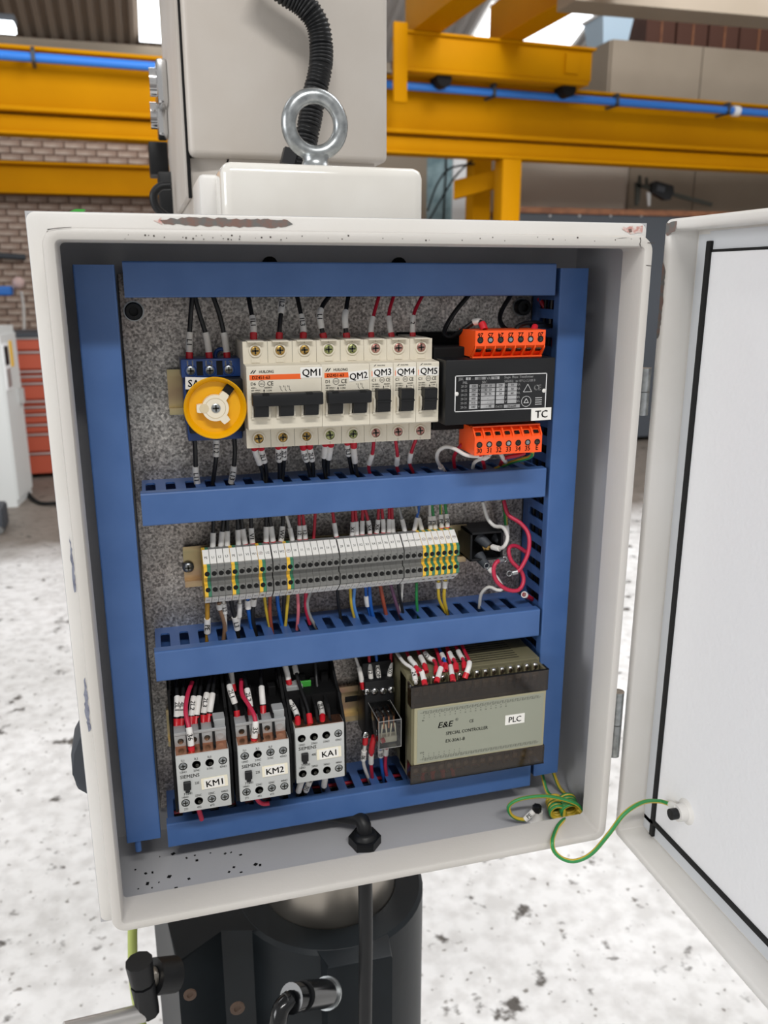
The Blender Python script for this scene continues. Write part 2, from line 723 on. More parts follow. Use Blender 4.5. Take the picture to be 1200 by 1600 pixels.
a = roof_hit(218, 62)
skylight('window_1', a.x, a.x + .75, 7.4, a.y, 'bright roof light panel beside the white machine head')
b0, b1 = roof_hit(800, 66), roof_hit(885, 80)
b2 = roof_hit(925, 20)
skylight('window_2', b0.x - .5, (b1.x + b2.x) / 2, b2.y, b0.y + .9, 'bright roof light panel above the crane end carriage')
# gutter line under the roof edge
m = MB(1)
m.box(-9, 3, 10.35, 10.5, 2.70, 2.78)
m.box(-9, 3, 10.3, 10.45, 2.66, 2.70)
struct(m.build('trim_1', 'cream_wall'), 'grey gutter board under the roof edge')
# cream roof beam, upper right
A, B = U(870, 19, 5000) / 1000, U(1230, 48, 5000) / 1000
B = UZ(1260, 51, A.z * 1000) / 1000
B = A + (B - A) * 1.5
m = MB(1)
m.prism([(A.x, A.y, A.z), (B.x, B.y, A.z), (B.x, B.y, A.z + .5), (A.x, A.y, A.z + .5)], (0, -.25, 0))
struct(m.build('trim_2', 'cream_wall'), 'cream painted roof beam at the upper right')

# ------------------------------------------------------------------ crane runway
TH = math.atan2(.32, 6.0)
BO = Vector((-.9186, 6.0, 0))
BD = Vector((math.cos(TH), math.sin(TH), 0))


def on_beam(px, py, off=0):
    """local (x, z) on the vertical plane of the runway, off metres in front of it"""
    d = ray(px, py)
    n = Vector((-BD.y, BD.x, 0))
    t = ((BO - n * off) - CAM).dot(n) / d.dot(n)
    p = CAM + d * t
    return (p - BO).dot(BD), p.z


def beam_thing(name, label, cat, **k):
    o = thing(name, label, cat, BO, k=1, **k)
    o.rotation_euler.z = TH
    return o


def lb(root, name, mt, *boxes, bev=.006):
    m = MB(1)
    for b in boxes: m.box(*b, bev)
    return m.build(name, mt, root, smooth=40, local=True)


r = beam_thing('crane_runway_beam', 'long yellow steel runway beam carrying the blue pipe', 'beam')
lb(r, 'web', 'yellow_beam', (-4, 9, .10, .12, 1.34, 1.69))
lb(r, 'top_flange', 'yellow_beam', (-4, 9, 0, .22, 1.69, 1.715))
lb(r, 'bottom_flange', 'yellow_beam', (-4, 9, -.01, .23, 1.315, 1.345))
for px in (205 / 4, 470 / 4):
    pass
r = beam_thing('support_beam', 'yellow steel beam directly under the runway beam', 'beam')
lb(r, 'web', 'yellow_beam', (-4, 9, .06, .16, 1.19, 1.30))
lb(r, 'bottom_flange', 'yellow_beam', (-4, 9, .02, .2, 1.172, 1.195))
p = beam_thing('blue_pipe', 'blue air pipe clipped along the yellow runway beam', 'pipe')
m = MB(1)
m.cyl((-4, -.03, 1.638), (9, -.03, 1.638), .03, n=14)
m.build('pipe_run', 'pipe_blue', p, smooth=40, local=True)
for px, py in ((52, 90), (770, 140), (962, 152), (1136, 163)):
    x, z = on_beam(px, py, .03)
    m = MB(1)
    m.box(x - .012, x + .012, -.068, .1, 1.60, 1.615)
    m.box(x - .012, x + .012, -.068, -.055, 1.60, 1.69)
    m.box(x - .012, x + .012, -.068, .0, 1.675, 1.695)
    m.build('pipe_clip', 'bench_dark', p, local=True)
x, z = on_beam(1150, 165, .03)
m = MB(1)
m.cyl((x - .03, -.03, 1.638), (x + .03, -.03, 1.638), .042, n=12)
tag(m.build('pipe_coupling', 'window_frame', p, smooth=40, local=True), 'white pipe coupling', None)

# end carriage with its hanging plate
r = beam_thing('crane_end_carriage', 'short yellow end carriage riding on the runway beam', 'crane')
xa, xb = on_beam(628, 80, .2)[0], on_beam(925, 100, .2)[0]
zt, zb_ = on_beam(780, 66, .2)[1], on_beam(780, 116, .2)[1]
lb(r, 'carriage_beam', 'yellow_beam', (xa, xb, -.2, .0, zb_, zt))
lb(r, 'top_plate', 'yellow_beam', (xa, xb + .02, -.23, .03, zt, zt + .02))
lb(r, 'bottom_plate', 'yellow_beam', (xa, xb - .02, -.21, .01, zb_ - .03, zb_))
for px in (690, 885):
    x = on_beam(px, 120, .1)[0]
    m = MB(1)
    m.cyl((x, -.16, zb_ - .05), (x, -.02, zb_ - .05), .06, n=18)
    m.build('wheel', 'black_matte', r, smooth=40, local=True)
x, z0 = on_beam(614, 160, .25)
x1, z1 = on_beam(636, 36, .25)
lb(r, 'hanging_plate', 'yellow_beam', (x, x1, -.27, -.235, z0, z1))
for px in (707, 743):
    pass
m = MB(1)
x, zz = on_beam(893, 100, .2)
m.box(x - .06, x + .06, -.215, -.2, zz - .07, zz + .07)
m.build('access_plate', 'yellow_beam', r, local=True)
# two bridge girders running back over the aisle
for i, (pl, pr_) in enumerate(((640, 676), (773, 803))):
    xl, zz = on_beam(pl, 52, .1)
    xr, _ = on_beam(pr_, 56, .1)
    g = thing('crane_bridge_girder', ('yellow bridge girder nearer the white machine head', 'yellow bridge girder beside the bright roof light')[i],
              'beam', BO, 'crane bridge girders', k=1)
    g.rotation_euler.z = TH
    lb(g, 'box_section', 'yellow_beam', (xl, xr, -3.6, 0, zt + .03, zt + .30))
    lb(g, 'bottom_flange', 'yellow_beam', (xl - .02, xr + .02, -3.6, 0, zt + .02, zt + .035))

# posts and lower beams
r = beam_thing('support_post', 'tall yellow steel post holding up the runway beam', 'post')
x0, x1 = on_beam(780, 260, -.1)[0], on_beam(809, 260, -.1)[0]
lb(r, 'column', 'yellow_beam', (x0, x1, .03, .19, FLOOR, 1.172))
lb(r, 'base_plate', 'yellow_beam', (x0 - .1, x1 + .1, -.05, .27, FLOOR, FLOOR + .02))
r = beam_thing('support_post', 'shaded yellow post standing behind the tall yellow post', 'post')
x0, x1 = on_beam(733, 300, -.9)[0], on_beam(760, 300, -.9)[0]
lb(r, 'column', 'yellow_beam', (x0, x1, .8, .98, FLOOR, 1.3))
xk = on_beam(770, 300, -.5)[0]
m = MB(1)
m.prism([(xk - .35, .55, 1.05), (xk + .1, .25, 1.17), (xk + .1, .25, 1.02), (xk - .35, .55, .90)], (.05, .08, 0))
m.build('brace', 'yellow_beam', r, local=True)
za, zb2 = U(0, 252, 10200).z / 1000, U(0, 302, 10200).z / 1000
r = thing('wall_beam', 'yellow steel beam fixed across the brick wall', 'beam', (0, 10.3, 0), k=1)
m = MB(1)
m.box(-7, .9, 10.2, 10.25, zb2 + .03, za - .03)
m.build('web', 'yellow_beam', r)
m = MB(1)
m.box(-7, .9, 10.1, 10.35, za - .03, za, .005)
m.build('top_flange', 'yellow_beam', r)
m = MB(1)
m.box(-7, .9, 10.1, 10.35, zb2, zb2 + .03, .005)
m.build('bottom_flange', 'yellow_beam', r)

# hall lamp, top left
A, B = U(-60, 30, 7000) / 1000, U(26, 50, 7000) / 1000
r = thing('strip_light', 'lit white strip lamp hanging under the brown roof', 'lamp', (A.x, 7, B.z), k=1)
m = MB(1)
m.box(A.x, B.x, 6.95, 7.1, A.z, A.z + .05, .01)
m.build('housing', 'bench_dark', r)
m = MB(1)
m.box(A.x, B.x - .01, 6.94, 7.09, B.z, A.z, .01)
m.build('diffuser', 'lamp_lit', r)

# right-hand partition, seen under the beam, built from separate panels
YR = 7.4
pw = thing('partition_wall', 'cream panel partition behind the tall yellow post', 'partition', (4, YR, FLOOR), k=1)
ed = [U(x, 285, YR * 1000).x / 1000 for x in (812, 982, 1085, 1215)]
ed = [ed[0] - .35] + ed[1:] + [ed[-1] + 1.2]
for i in range(len(ed) - 1):
    m = MB(1)
    m.box(ed[i] + .006, ed[i + 1] - .006, YR, YR + .08, FLOOR, 1.55, .004)
    m.build('panel', 'cream_light' if i == 0 else 'cream_wall', pw)
A, B = U(815, 266, 7300) / 1000, U(978, 330, 7300) / 1000
m = MB(1)
m.box(A.x, B.x, YR - .06, YR - .005, B.z - 1.2, A.z, .005)
tag(m.build('pinboard', 'cream_light'), 'pale flat board leaning on the cream partition', 'board')
# mezzanine store: cream crate with cardboard boxes
A, B = U(958, 61, 7500) / 1000, U(920, 74, 7500) / 1000
cr = thing('storage_unit', 'cream panelled store up on the mezzanine at the right', 'cabinet', (A.x, 7.5, 1.75), k=1)
seam = U(1097, 100, 7500).x / 1000
for x0, x1 in ((A.x, seam - .006), (seam + .006, A.x + 3.2)):
    m = MB(1)
    m.box(x0, x1, 7.5, 7.58, 1.75, A.z, .004)
    m.build('front_panel', 'cream_wall', cr)
m = MB(1)
m.box(A.x - .015, A.x + .01, 7.53, 9.1, 1.75, A.z, .004)
m.build('side_panel', 'cream_wall', cr)
m = MB(1)
m.box(A.x, A.x + 3.2, 7.58, 9.1, A.z - .1, A.z - .07)
m.build('shelf', 'cream_wall', cr)
xb = [U(x, 55, 7900).x / 1000 for x in (996, 1044, 1094, 1142, 1200)]
for i in range(4):
    m = MB(1)
    m.box(xb[i] + .01, xb[i + 1] - .015, 7.75, 8.2, A.z - .07, A.z + .42, .01)
    o = m.build('carton_body', 'card_brown')
    o.name = 'cardboard_box'
    tag(o, ('leftmost brown cardboard box on the mezzanine store', 'second brown cardboard box from the left on the mezzanine',
            'third brown cardboard box from the left on the mezzanine', 'rightmost brown cardboard box on the mezzanine store')[i], 'box', 'cartons on the mezzanine')
    m = MB(1)
    m.box((xb[i] + xb[i + 1]) / 2 - .008, (xb[i] + xb[i + 1]) / 2 + .008, 7.742, 7.75, A.z - .07, A.z + .41)
    m.build('tape', 'wood', o)
A2, B2 = U(938, 42, 7700) / 1000, U(984, 74, 7700) / 1000
r = thing('plastic_tub', 'translucent blue plastic tub beside the brown cartons', 'tub', (A2.x, 7.7, A.z), k=1)
m = MB(1)
m.rings([[(A2.x + .05 + (B2.x - A2.x - .1) * u, 7.7 + .3 * v, A.z - .07) for u, v in ((0, 0), (1, 0), (1, 1), (0, 1))],
         [(A2.x + (B2.x - A2.x) * u, 7.66 + .38 * v, A.z + .25) for u, v in ((0, 0), (1, 0), (1, 1), (0, 1))]], cap0=True)
m.build('tub_body', 'tub', r)
m = MB(1)
m.box(A2.x - .02, B2.x + .02, 7.64, 8.06, A.z + .25, A.z + .28, .01)
m.build('tub_lid', 'window_frame', r)

# glazed door behind the yellow posts
YD = 8.6
A, B = U(668, 236, YD * 1000) / 1000, U(733, 345, YD * 1000) / 1000
dr = bpy.data.objects.new('door_1', None)
COL.objects.link(dr)
dr.location = (A.x, YD, FLOOR)
struct(dr, 'white framed glazed door behind the yellow posts')
mid = U(706, 300, YD * 1000).x / 1000
m = MB(1)
m.box(mid, B.x - .03, YD - .03, YD + .05, FLOOR, A.z, .01)
m.box(B.x - .01, B.x + .08, YD - .05, YD + .06, FLOOR, A.z, .01)
m.build('frame', 'window_frame', dr)
m = MB(1)
m.box(A.x - .9, mid, YD, YD + .02, FLOOR, A.z + .2)
m.build('pane', 'glass_far', dr)
m = MB(1)
m.box(A.x - .9, mid + .3, YD - .02, YD + .06, A.z, A.z + .1)
m.build('head_rail', 'window_frame', dr)
A, B = U(632, 205, 8300) / 1000, U(667, 300, 8300) / 1000
m = MB(1)
m.box(A.x - .3, B.x, 8.3, 8.4, FLOOR, 1.75, .006)
struct(m.build('wall_right', 'cream_wall'), 'cream boarded wall strip beside the glazed door')
for i, (pts, lb_) in enumerate((([(668, 330, 7500), (682, 290, 7450), (700, 265, 7300), (725, 258, 7100), (742, 256, 7000)], 'thin black cable looping highest across the glazed door'),
                                ([(670, 345, 7700), (690, 310, 7600), (712, 275, 7300), (742, 246, 7000)], 'thin black cable hanging straight across the glazed door'),
                                ([(693, 345, 8560), (695, 300, 8560), (697, 268, 8560), (697, 234, 8570)], 'thin black cable hanging vertically by the glazed door'))):
    m = MB()
    m.tube(spline([U(x, y, Y_) for x, y, Y_ in pts], 60), 9, 6)
    tag(m.build('hanging_cable', 'black_matte', smooth=60), lb_, 'cable', 'cables by the glazed door')

# dark tool cabinet with wooden top, and the caliper on it
A, B = U(800, 323, 6700) / 1000, U(1300, 323, 6700) / 1000
r = thing('tool_cabinet', 'dark grey workshop cabinet with a wooden top edge', 'cabinet', (A.x, 6.7, FLOOR), k=1)
x0 = U(806, 335, 6700).x / 1000
m = MB(1)
m.box(x0, B.x, 6.7, 7.25, FLOOR + .05, A.z - .05, .004)
m.build('carcass', 'bench_dark', r)
m = MB(1)
m.box(x0 - .01, B.x + .01, 6.68, 7.27, A.z - .05, A.z, .003)
m.build('worktop', 'wood', r)
for px in (860, 906, 955, 1003):
    q = U(px, 337, 6690) / 1000
    m = MB(1)
    m.lathe([(.014, 0), (.01, .008)], (q.x, 6.7, q.z), (0, -1, 0), 8)
    m.build('rivet', 'alu', r)
zt_ = A.z


def cal(px, py): return U(px, py, 6850)


r = thing('digital_caliper', 'large black digital caliper propped on the dark cabinet top', 'caliper', (U(990, 322, 6850).x, 6850, zt_ * 1000))


def slab(root, name, mt, pts, y0=6840, d=20):
    m = MB()
    m.prism([(cal(*p).x, y0, cal(*p).z) for p in pts], (0, d, 0))
    return m.build(name, mt, root)


slab(r, 'beam_scale', 'screw_dark', [(993, 285), (995, 292), (1111, 323), (1113, 317)])
slab(r, 'display_unit', 'black', [(1017, 286), (1022, 283), (1049, 291), (1050, 301), (1044, 313), (1036, 313), (1016, 301)], 6815, 60)
slab(r, 'screen', 'bench_dark', [(1024, 289), (1036, 293), (1034, 301), (1022, 298)], 6810, 6)
slab(r, 'fixed_jaw', 'screw_dark', [(992, 286), (1001, 289), (999, 312), (996, 322), (992, 321)])
slab(r, 'upper_jaw', 'screw_dark', [(996, 286), (998, 274), (1001, 275), (1002, 288)])
slab(r, 'moving_jaw', 'screw_dark', [(1008, 288), (1009, 277), (1011, 277), (1013, 290)])
slab(r, 'slide_jaw', 'alu', [(1010, 300), (1016, 301), (1015, 322), (1012, 322)])

# left: machine cabinet, tool chest, small things on the brick wall
Y1 = 5.2
A, B = UZ(0, 790, FLOOR * 1000) / 1000, 0
q0 = UZ(28, 792, FLOOR * 1000) / 1000
r = thing('machine_cabinet', 'tall pale grey machine cabinet left of the red chest', 'cabinet', (q0.x, q0.y, FLOOR), k=1)
hz = U(20, 452, q0.y * 1000).z / 1000
q1 = UZ(50, 770, FLOOR * 1000) / 1000
m = MB(1)
m.prism([(q0.x - .9, q0.y, FLOOR), (q0.x, q0.y, FLOOR), (q1.x, q1.y, FLOOR), (q1.x - .9, q1.y + .1, FLOOR)], (0, 0, hz - .25 - FLOOR))
m.build('housing', 'machine_white', r)
side = Vector((q1.x - q0.x, q1.y - q0.y, 0))
nn = Vector((side.y, -side.x, 0)).normalized()


def on_side(u0, u1, z0, z1, name, mt, off=.006):
    m = MB(1)
    a = Vector((q0.x, q0.y, 0)) + side * u0
    b = Vector((q0.x, q0.y, 0)) + side * u1
    m.prism([(a.x, a.y, z0), (b.x, b.y, z0), (b.x, b.y, z1), (a.x, a.y, z1)], nn * off)
    m.build(name, mt, r)


on_side(.02, .98, FLOOR + .05, hz - .3, 'side_door', 'machine_white', .012)


def zp(py): return U(22, py, q0.y * 1000 + 250).z / 1000


on_side(.05, .34, zp(604), zp(534), 'switch_panel', 'window_frame', .02)
on_side(.10, .26, zp(566), zp(538), 'switch', 'black', .03)
on_side(.50, .66, zp(572), zp(532), 'warning_strip', 'term_yellow', .016)
on_side(.08, .30, zp(600), zp(572), 'document_pocket', 'alu', .026)
on_side(.74, .80, zp(632), zp(608), 'handle', 'alu', .05)
m = MB(1)
m.box(q0.x - .35, q0.x - .05, q0.y + .1, q0.y + .4, hz - .25, hz, .01)
m.build('top_box', 'machine_white', r)

t0 = UZ(58, 748, FLOOR * 1000) / 1000
YT = t0.y
x0, x1 = U(30, 640, YT * 1000).x / 1000, U(130, 640, YT * 1000).x / 1000
zt2 = U(50, 526, YT * 1000).z / 1000
zb3 = U(50, 742, YT * 1000).z / 1000
r = thing('tool_chest', 'red roller tool chest with many drawers by the brick wall', 'tool chest', (x0, YT, FLOOR), k=1)
m = MB(1)
m.box(x0, x1, YT + .02, YT + .5, zb3, zt2, .01)
m.build('carcass', 'chest_red', r)
ys = [526, 548, 578, 586, 597, 625, 634, 646, 662, 677, 707, 742]
zs = [U(50, y, YT * 1000).z / 1000 for y in ys]
for a_, b_ in zip(zs[:-1], zs[1:]):
    m = MB(1)
    m.box(x0 + .01, x1 - .01, YT, YT + .03, b_ + .008, a_ - .004, .004)
    d_ = m.build('drawer', 'chest_red', r)
    m = MB(1)
    m.box(x0 + .01, x1 - .01, YT - .012, YT, a_ - .02, a_ - .006, .003)
    m.build('pull_rail', 'alu', d_)
for x in (x0 + .06, x1 - .06):
    m = MB(1)
    m.cyl((x - .02, YT + .1, FLOOR + .05), (x + .02, YT + .1, FLOOR + .05), .05, n=16)
    m.build('castor', 'black_matte', r, smooth=40)
m = MB(1)
m.box(x0 - .05, x1 + .05, YT - .02, YT + .5, zt2, zt2 + .03)
m.build('lid', 'bench_dark', r)
a = U(29, 442, 9800)
m = MB()
m.lathe([(15, 40), (55, 28), (68, 0), (58, -35), (25, -45)], a, (0, -1, 0), 18)
tag(m.build('wall_bell', 'chip_red', smooth=60, origin=a), 'round pinkish bell on the brick wall', 'bell')
m = MB()
m.tube(spline([U(33, 455, 9800), U(37, 480, 9800), U(38, 525, 9800)], 80), 16, 6)
tag(m.build('wall_cable', 'sleeve', smooth=60), 'white cable hanging below the round bell', 'cable')
m = MB(1)
a = U(-10, 462, 9600) / 1000
b = U(17, 447, 9600) / 1000
m.box(a.x, b.x, 9.6, 9.8, a.z, b.z, .02)
tag(m.build('blue_box', 'pipe_blue', origin=None), 'small blue box on the brick wall', 'box')
m = MB()
m.tube(spline([U(-20, 398, 10380), U(40, 402, 10380)], 300), 35, 8)
tag(m.build('wall_conduit', 'bench_dark', smooth=60), 'dark conduit running along the brick wall', 'conduit')
m = MB()
m.tube(spline([UZ(44, 770, -1315), UZ(52, 780, -1315), UZ(70, 787, -1315), UZ(120, 782, -1315)], 40), 14, 8)
tag(m.build('floor_cable', 'black_matte', smooth=60), 'black cable lying on the floor before the red chest', 'cable')
m = MB()
a = UZ(-4, 835, -1330)
m.box(a.x - 300, a.x + 40, a.y, a.y + 250, -1330, -1170, 20)
r = m.build('levelled_machine', 'bench_dark', smooth=40, origin=a)
tag(r, 'dark grey machine base at the left picture edge', 'machine')
m = MB()
m.cyl(Vector((a.x + 20, a.y - 25, a.z + 30)), Vector((a.x + 20, a.y, a.z + 30)), 22, n=12)
m.build('levelling_bolt', 'zinc', r, smooth=40)


# ================================================================== the machine behind and below
C = thing('drilling_machine', 'white painted machine head standing behind the enclosure', 'machine', (0, 420, 330))
x0, x1 = -97.0, 101.5
m = MB()
m.box(x0, x1, 330, 640, 337, 760, 6, 3)
m.build('housing', 'paint_head', C, smooth=40)
m = MB()                                            # side cover on the left flank
m.box(x0 - 5, x0 + 2, 352, 700, 300, 760, 3)
m.build('side_cover', 'paint_head', C, smooth=40)
m = MB()
m.box(x0 - 2, x0 + 1, 344, 352, 300, 760)
m.build('cover_gap', 'black_matte', C)
m = MB()                                            # foot that tapers down behind the enclosure
m.prism([(-97, 350, 337), (-60, 345, 337), (-78, 350, 262), (-94, 350, 262)], (0, 220, 0))
m.prism([(-58, 342, 337), (90, 342, 337), (90, 342, 262), (-80, 342, 262)], (0, 200, 0))
m.build('head_foot', 'paint_head', C, smooth=40)
for i, (py, mt) in enumerate(((130, 'chrome'), (182, 'chrome'))):
    a = UX(261, py, x0 - 5)
    m = MB()
    m.box(x0 - 18, x0 - 5, a.y - 26, a.y + 26, a.z - 26, a.z + 22, 3)
    m.cyl((x0 - 26, a.y, a.z), (x0 - 18, a.y, a.z), 16, n=18)
    m.build('push_button', mt, C, smooth=40)
a = UX(262, 248, x0 - 5)
m = MB()
m.box(x0 - 30, x0 - 5, a.y - 24, a.y + 24, a.z - 24, a.z + 18, 2)
m.build('limit_switch', 'black', C, smooth=40)
a = UX(270, 305, x0 - 2)
m = MB()
m.box(x0 - 22, x0 + 12, a.y - 60, a.y - 20, a.z - 40, a.z + 24, 3)
m.build('terminal_box', 'black', C, smooth=40)
m = MB()
m.tube(spline([U(266, 290, 560), U(250, 292, 560), U(240, 305, 560), U(245, 325, 560), U(262, 340, 560)]), 5, 8)
tag(m.build('head_cable', 'black', smooth=60), 'thin black cable looping under the machine head switches', 'cable')

# corrugated conduit
Q = spline([U(400, -50, 300), U(440, -16, 300), U(475, 8, 300), U(496, 38, 300), U(502, 75, 300), U(500, 110, 298), U(491, 150, 296), U(483, 195, 294), U(475, 235, 292), U(470, 270, 290)], 1.1)
dist, R_ = 0, []
path = []
for i, q in enumerate(Q):
    if i: dist += (q - Q[i - 1]).length
    R_.append(10.6 + (.8 if (dist % 3.3) < 1.8 else -.7))
    path.append(q)
m = MB()
m.tube(path, R_, 16)
r = m.build('corrugated_conduit', 'black', smooth=80)
tag(r, 'black corrugated conduit curving down the white machine head', 'conduit')
a = U(462, 240, 296)
m = MB()
m.cyl(a + Vector((-4, 0, -12)), a + Vector((0, 0, 2)), 13, n=6)
m.build('conduit_nut', 'black', r)

# glossy white cover block with the lifting eye
C = thing('cover_block', 'glossy white cover block topped by a steel lifting eye', 'cover', (0, 200, 262))
m = MB()
m.box(-84, 86.5, 165, 300, 262, 313, 9, 4)
m.build('cover_body', 'paint_gloss', C, smooth=40)
m = MB()
m.box(-98, -70, 215, 300, 262, 308, 4, 2)
m.build('side_flange', 'paint', C, smooth=40)
E_ = thing('lifting_eye', 'galvanised steel lifting eye bolt screwed into the white cover', 'eye bolt', (4, 222, 313))
m = MB()
x, y = Vector((1, 0, 0)), Vector((0, 0, 1))
m.torus((4.2, 222, 351.5), (0, 1, 0), 23, 6.6, 44, 16)
m.build('ring', 'zinc', E_, smooth=70)
m = MB()
m.lathe([(17, 0), (17, 2), (13, 5), (11, 10), (12, 14)], (4.2, 222, 312.5), (0, 0, 1), 24)
m.build('collar', 'zinc', E_, smooth=40)

# dark cast column clamp below
ZC = -450
cx, cy = 10, 253
K = thing('column_casting', 'dark blue-grey cast clamp of the machine column below the enclosure', 'machine', (cx, cy, -1330))
m = MB()
m.lathe([(76, 0), (104, 0), (108, -4), (108, -420), (108, -880)], (cx, cy, ZC), (0, 0, 1), 48, cap0=False)
m.build('sleeve_body', 'casting', K, smooth=30)
pts = [UZ(px, py, ZC) for px, py in ((238, 1380), (262, 1442), (276, 1508), (345, 1451), (402, 1450), (497, 1481), (511, 1513), (613, 1493), (606, 1452))]
pl = [(p.x, p.y) for p in pts] + [(cx + 40, cy), (cx - 60, cy + 60), (-190, cy + 60)]
m = MB()
m.prism([(a, b, ZC - .5) for a, b in pl], (0, 0, -500))
bmesh.ops.bevel(m.bm, geom=[e for e in m.bm.edges if abs((e.verts[0].co - e.verts[1].co).z) < 1 and e.verts[0].co.z > ZC - 2],
                offset=2.5, segments=2, affect='EDGES', profile=.5)
m.build('clamp_block', 'casting', K, smooth=30)
m = MB()
m.cyl((cx, cy, ZC - 40), (cx, cy, 262), 75, n=48)
tag(m.build('column_tube', 'steel', K, smooth=50), 'polished steel column', None)
for px, py, r_ in ((298, 1569, 6), (373, 1590, 7)):
    d = ray(px, py)
    a = U(px, py, 92)
    m = MB()
    m.lathe([(r_, 0), (r_, 2), (r_ * .5, 2.2), (r_ * .4, 1)], a + Vector((0, 12, 0)), (0, -1, 0), 16)
    m.build('bolt_head', 'rust_brown', K, smooth=40)

# clamp lever in front, and the handle to the left
L = thing('clamp_lever', 'glossy black clamping lever with short arm in front of the casting', 'lever', U(450, 1545, 70))
a, b = U(510, 1552, 95), U(472, 1556, 60)
m = MB()
m.cyl(a, b, 13, n=24)
m.build('boss', 'black_gloss', L, smooth=40)
m = MB()
m.cyl(a + (a - b).normalized() * 3, a, 15, n=24)
m.build('washer', 'zinc', L, smooth=40)
c = U(455, 1560, 55)
m = MB()
m.cyl(b + (a - b) * .2, c, 12, 13, n=20)
m.cyl(c + (c - b).normalized() * 8, c, 6, n=12)
m.build('hub', 'black_gloss', L, smooth=40)
m = MB()
m.tube(spline([c, U(440, 1575, 50), U(434, 1600, 45), U(425, 1650, 40)]), [9] * 200 if False else 8, 10)
m.build('arm', 'black_gloss', L, smooth=60)
H = thing('crank_handle', 'black split hub holding a silver handle bar at lower left', 'handle', U(235, 1540, 120))
a, b = U(272, 1522, 160), U(240, 1526, 150)
m = MB()
m.cyl(a, b, 17, n=24)
m.build('shaft_boss', 'black', H, smooth=40)
b2 = U(222, 1530, 145)
m = MB()
m.cyl(b, b2 + (b - b2) * .4, 10, n=16)
m.build('shaft', 'steel', H, smooth=40)
e0, e1 = U(217, 1502, 140), U(232, 1582, 140)
for t0_, t1_, r_ in ((0, .38, 13), (.42, 1, 12)):
    m = MB()
    m.cyl(e0.lerp(e1, t0_), e0.lerp(e1, t1_), r_, r_ * .9, n=10)
    m.build('split_hub', 'black', H, smooth=40)
m = MB()
m.cyl(U(226, 1582, 138), U(100, 1612, 120), 8.5, 8.5, n=18)
m.build('bar', 'alu', H, smooth=40)
m = MB()
m.tube(spline([U(208, 1420, 190), U(207, 1470, 190), U(210, 1540, 190), U(228, 1640, 190), U(250, 1800, 190)]), 5, 10)
tag(m.build('green_hose', 'hose', smooth=60), 'yellow-green hose hanging down behind the crank handle', 'hose')

# grey plastic lever knob peeking out at the left of the enclosure
a = U(128, 1190, 120)
m = MB()
m.prism([(U(150, 1120, 120).x, 120, U(150, 1120, 120).z), (U(126, 1150, 120).x, 120, U(126, 1150, 120).z), (U(110, 1178, 120).x, 120, U(110, 1178, 120).z),
         (U(113, 1210, 120).x, 120, U(113, 1210, 120).z), (U(120, 1234, 120).x, 120, U(120, 1234, 120).z), (U(160, 1256, 120).x, 120, U(160, 1256, 120).z)], (0, 45, 0))
bmesh.ops.bevel(m.bm, geom=list(m.bm.edges), offset=3, segments=2, affect='EDGES', profile=.5)
tag(m.build('side_knob', 'bench_dark', smooth=40), 'dark grey moulded knob on the left flank of the enclosure', 'knob')

# ================================================================== enclosure
E = thing('electrical_enclosure', 'open white steel electrical enclosure with door swung to the right', 'enclosure', (0, 133.5, -262.5))
AX, AZ, LX, LZ, YB = 217.4, 262.5, 206.8, 251.9, 133.5
m = MB()
m.box(-AX, AX, YB - 1.5, YB, -AZ, AZ)
m.build('back_panel', 'paint_shaded', E)
m = MB()
m.box(-AX, -AX + 1.6, 29, YB - 1.5, -AZ, AZ)
m.build('side_panel', ['paint_shaded'], E)
m = MB()
m.box(AX - 1.6, AX, 29, YB - 1.5, -AZ, AZ)
m.build('side_panel', 'paint_shaded', E)
m = MB()
m.box(-AX + 1.6, AX - 1.6, 29, YB - 1.5, AZ - 1.6, AZ)
m.build('top_panel', 'paint_shaded', E)
m = MB()
m.box(-AX + 1.6, AX - 1.6, 29, YB - 1.5, -AZ, -AZ + 1.6)
m.build('bottom_panel', 'paint_shaded', E)


def ring_profile(mb, a, b, r, prof, n=6):
    """closed cross-section prof=(inset, y) swept round a rounded rectangle"""
    R = []
    for d, y in prof:
        R.append([(x, y, z) for x, z in rrect(a - d, b - d, r - d if r - d > 1.0 else 1.0, n)])
    mb.rings(R, closed_v=True)


m = MB()
ring_profile(m, AX, AZ, 6, [(0, 30), (0, 29.5), (.6, 28.4), (1.8, 28), (11.5, 28), (11.5, 30)])
m.build('front_flange', 'paint', E, smooth=40)
m = MB()
ring_profile(m, LX, LZ, 11, [(0, 29), (0, 2.6), (.8, .8), (2.6, 0), (5.4, 0), (7, .7), (7.8, 2.4), (7.8, 29)])
m.build('door_lip', 'paint_lip', E, smooth=40)
# galvanised mounting plate and its socket bolts
YP = 121.5
m = MB()
m.box(-168, 170, YP, YP + 2.5, -232, 226, .6, 1)
P_ = m.build('mounting_plate', 'galvanised', E)
for px, py in ((209, 486), (813, 480)):
    a = U(px, py, YP)
    m = MB()
    m.lathe([(7.6, 0), (7.6, -1.2)], a, (0, 1, 0), 20)
    m.build('washer', 'zinc', P_, smooth=40)
    m = MB()
    m.lathe([(6.6, -1.2), (6.6, -8), (5.8, -9), (3.4, -9), (3.2, -4)], a, (0, 1, 0), 20)
    m.build('socket_bolt', 'black', P_, smooth=40)
# small black bolt heads on the back panel, above the top duct
for px, py in ((421, 413), (622, 414)):
    a = U(px, py, YB - 1.5)
    m = MB()
    m.lathe([(6, 0), (6, -4), (4, -5.5)], a, (0, 1, 0), 14)
    m.build('bolt_head', 'black_matte', E, smooth=40)


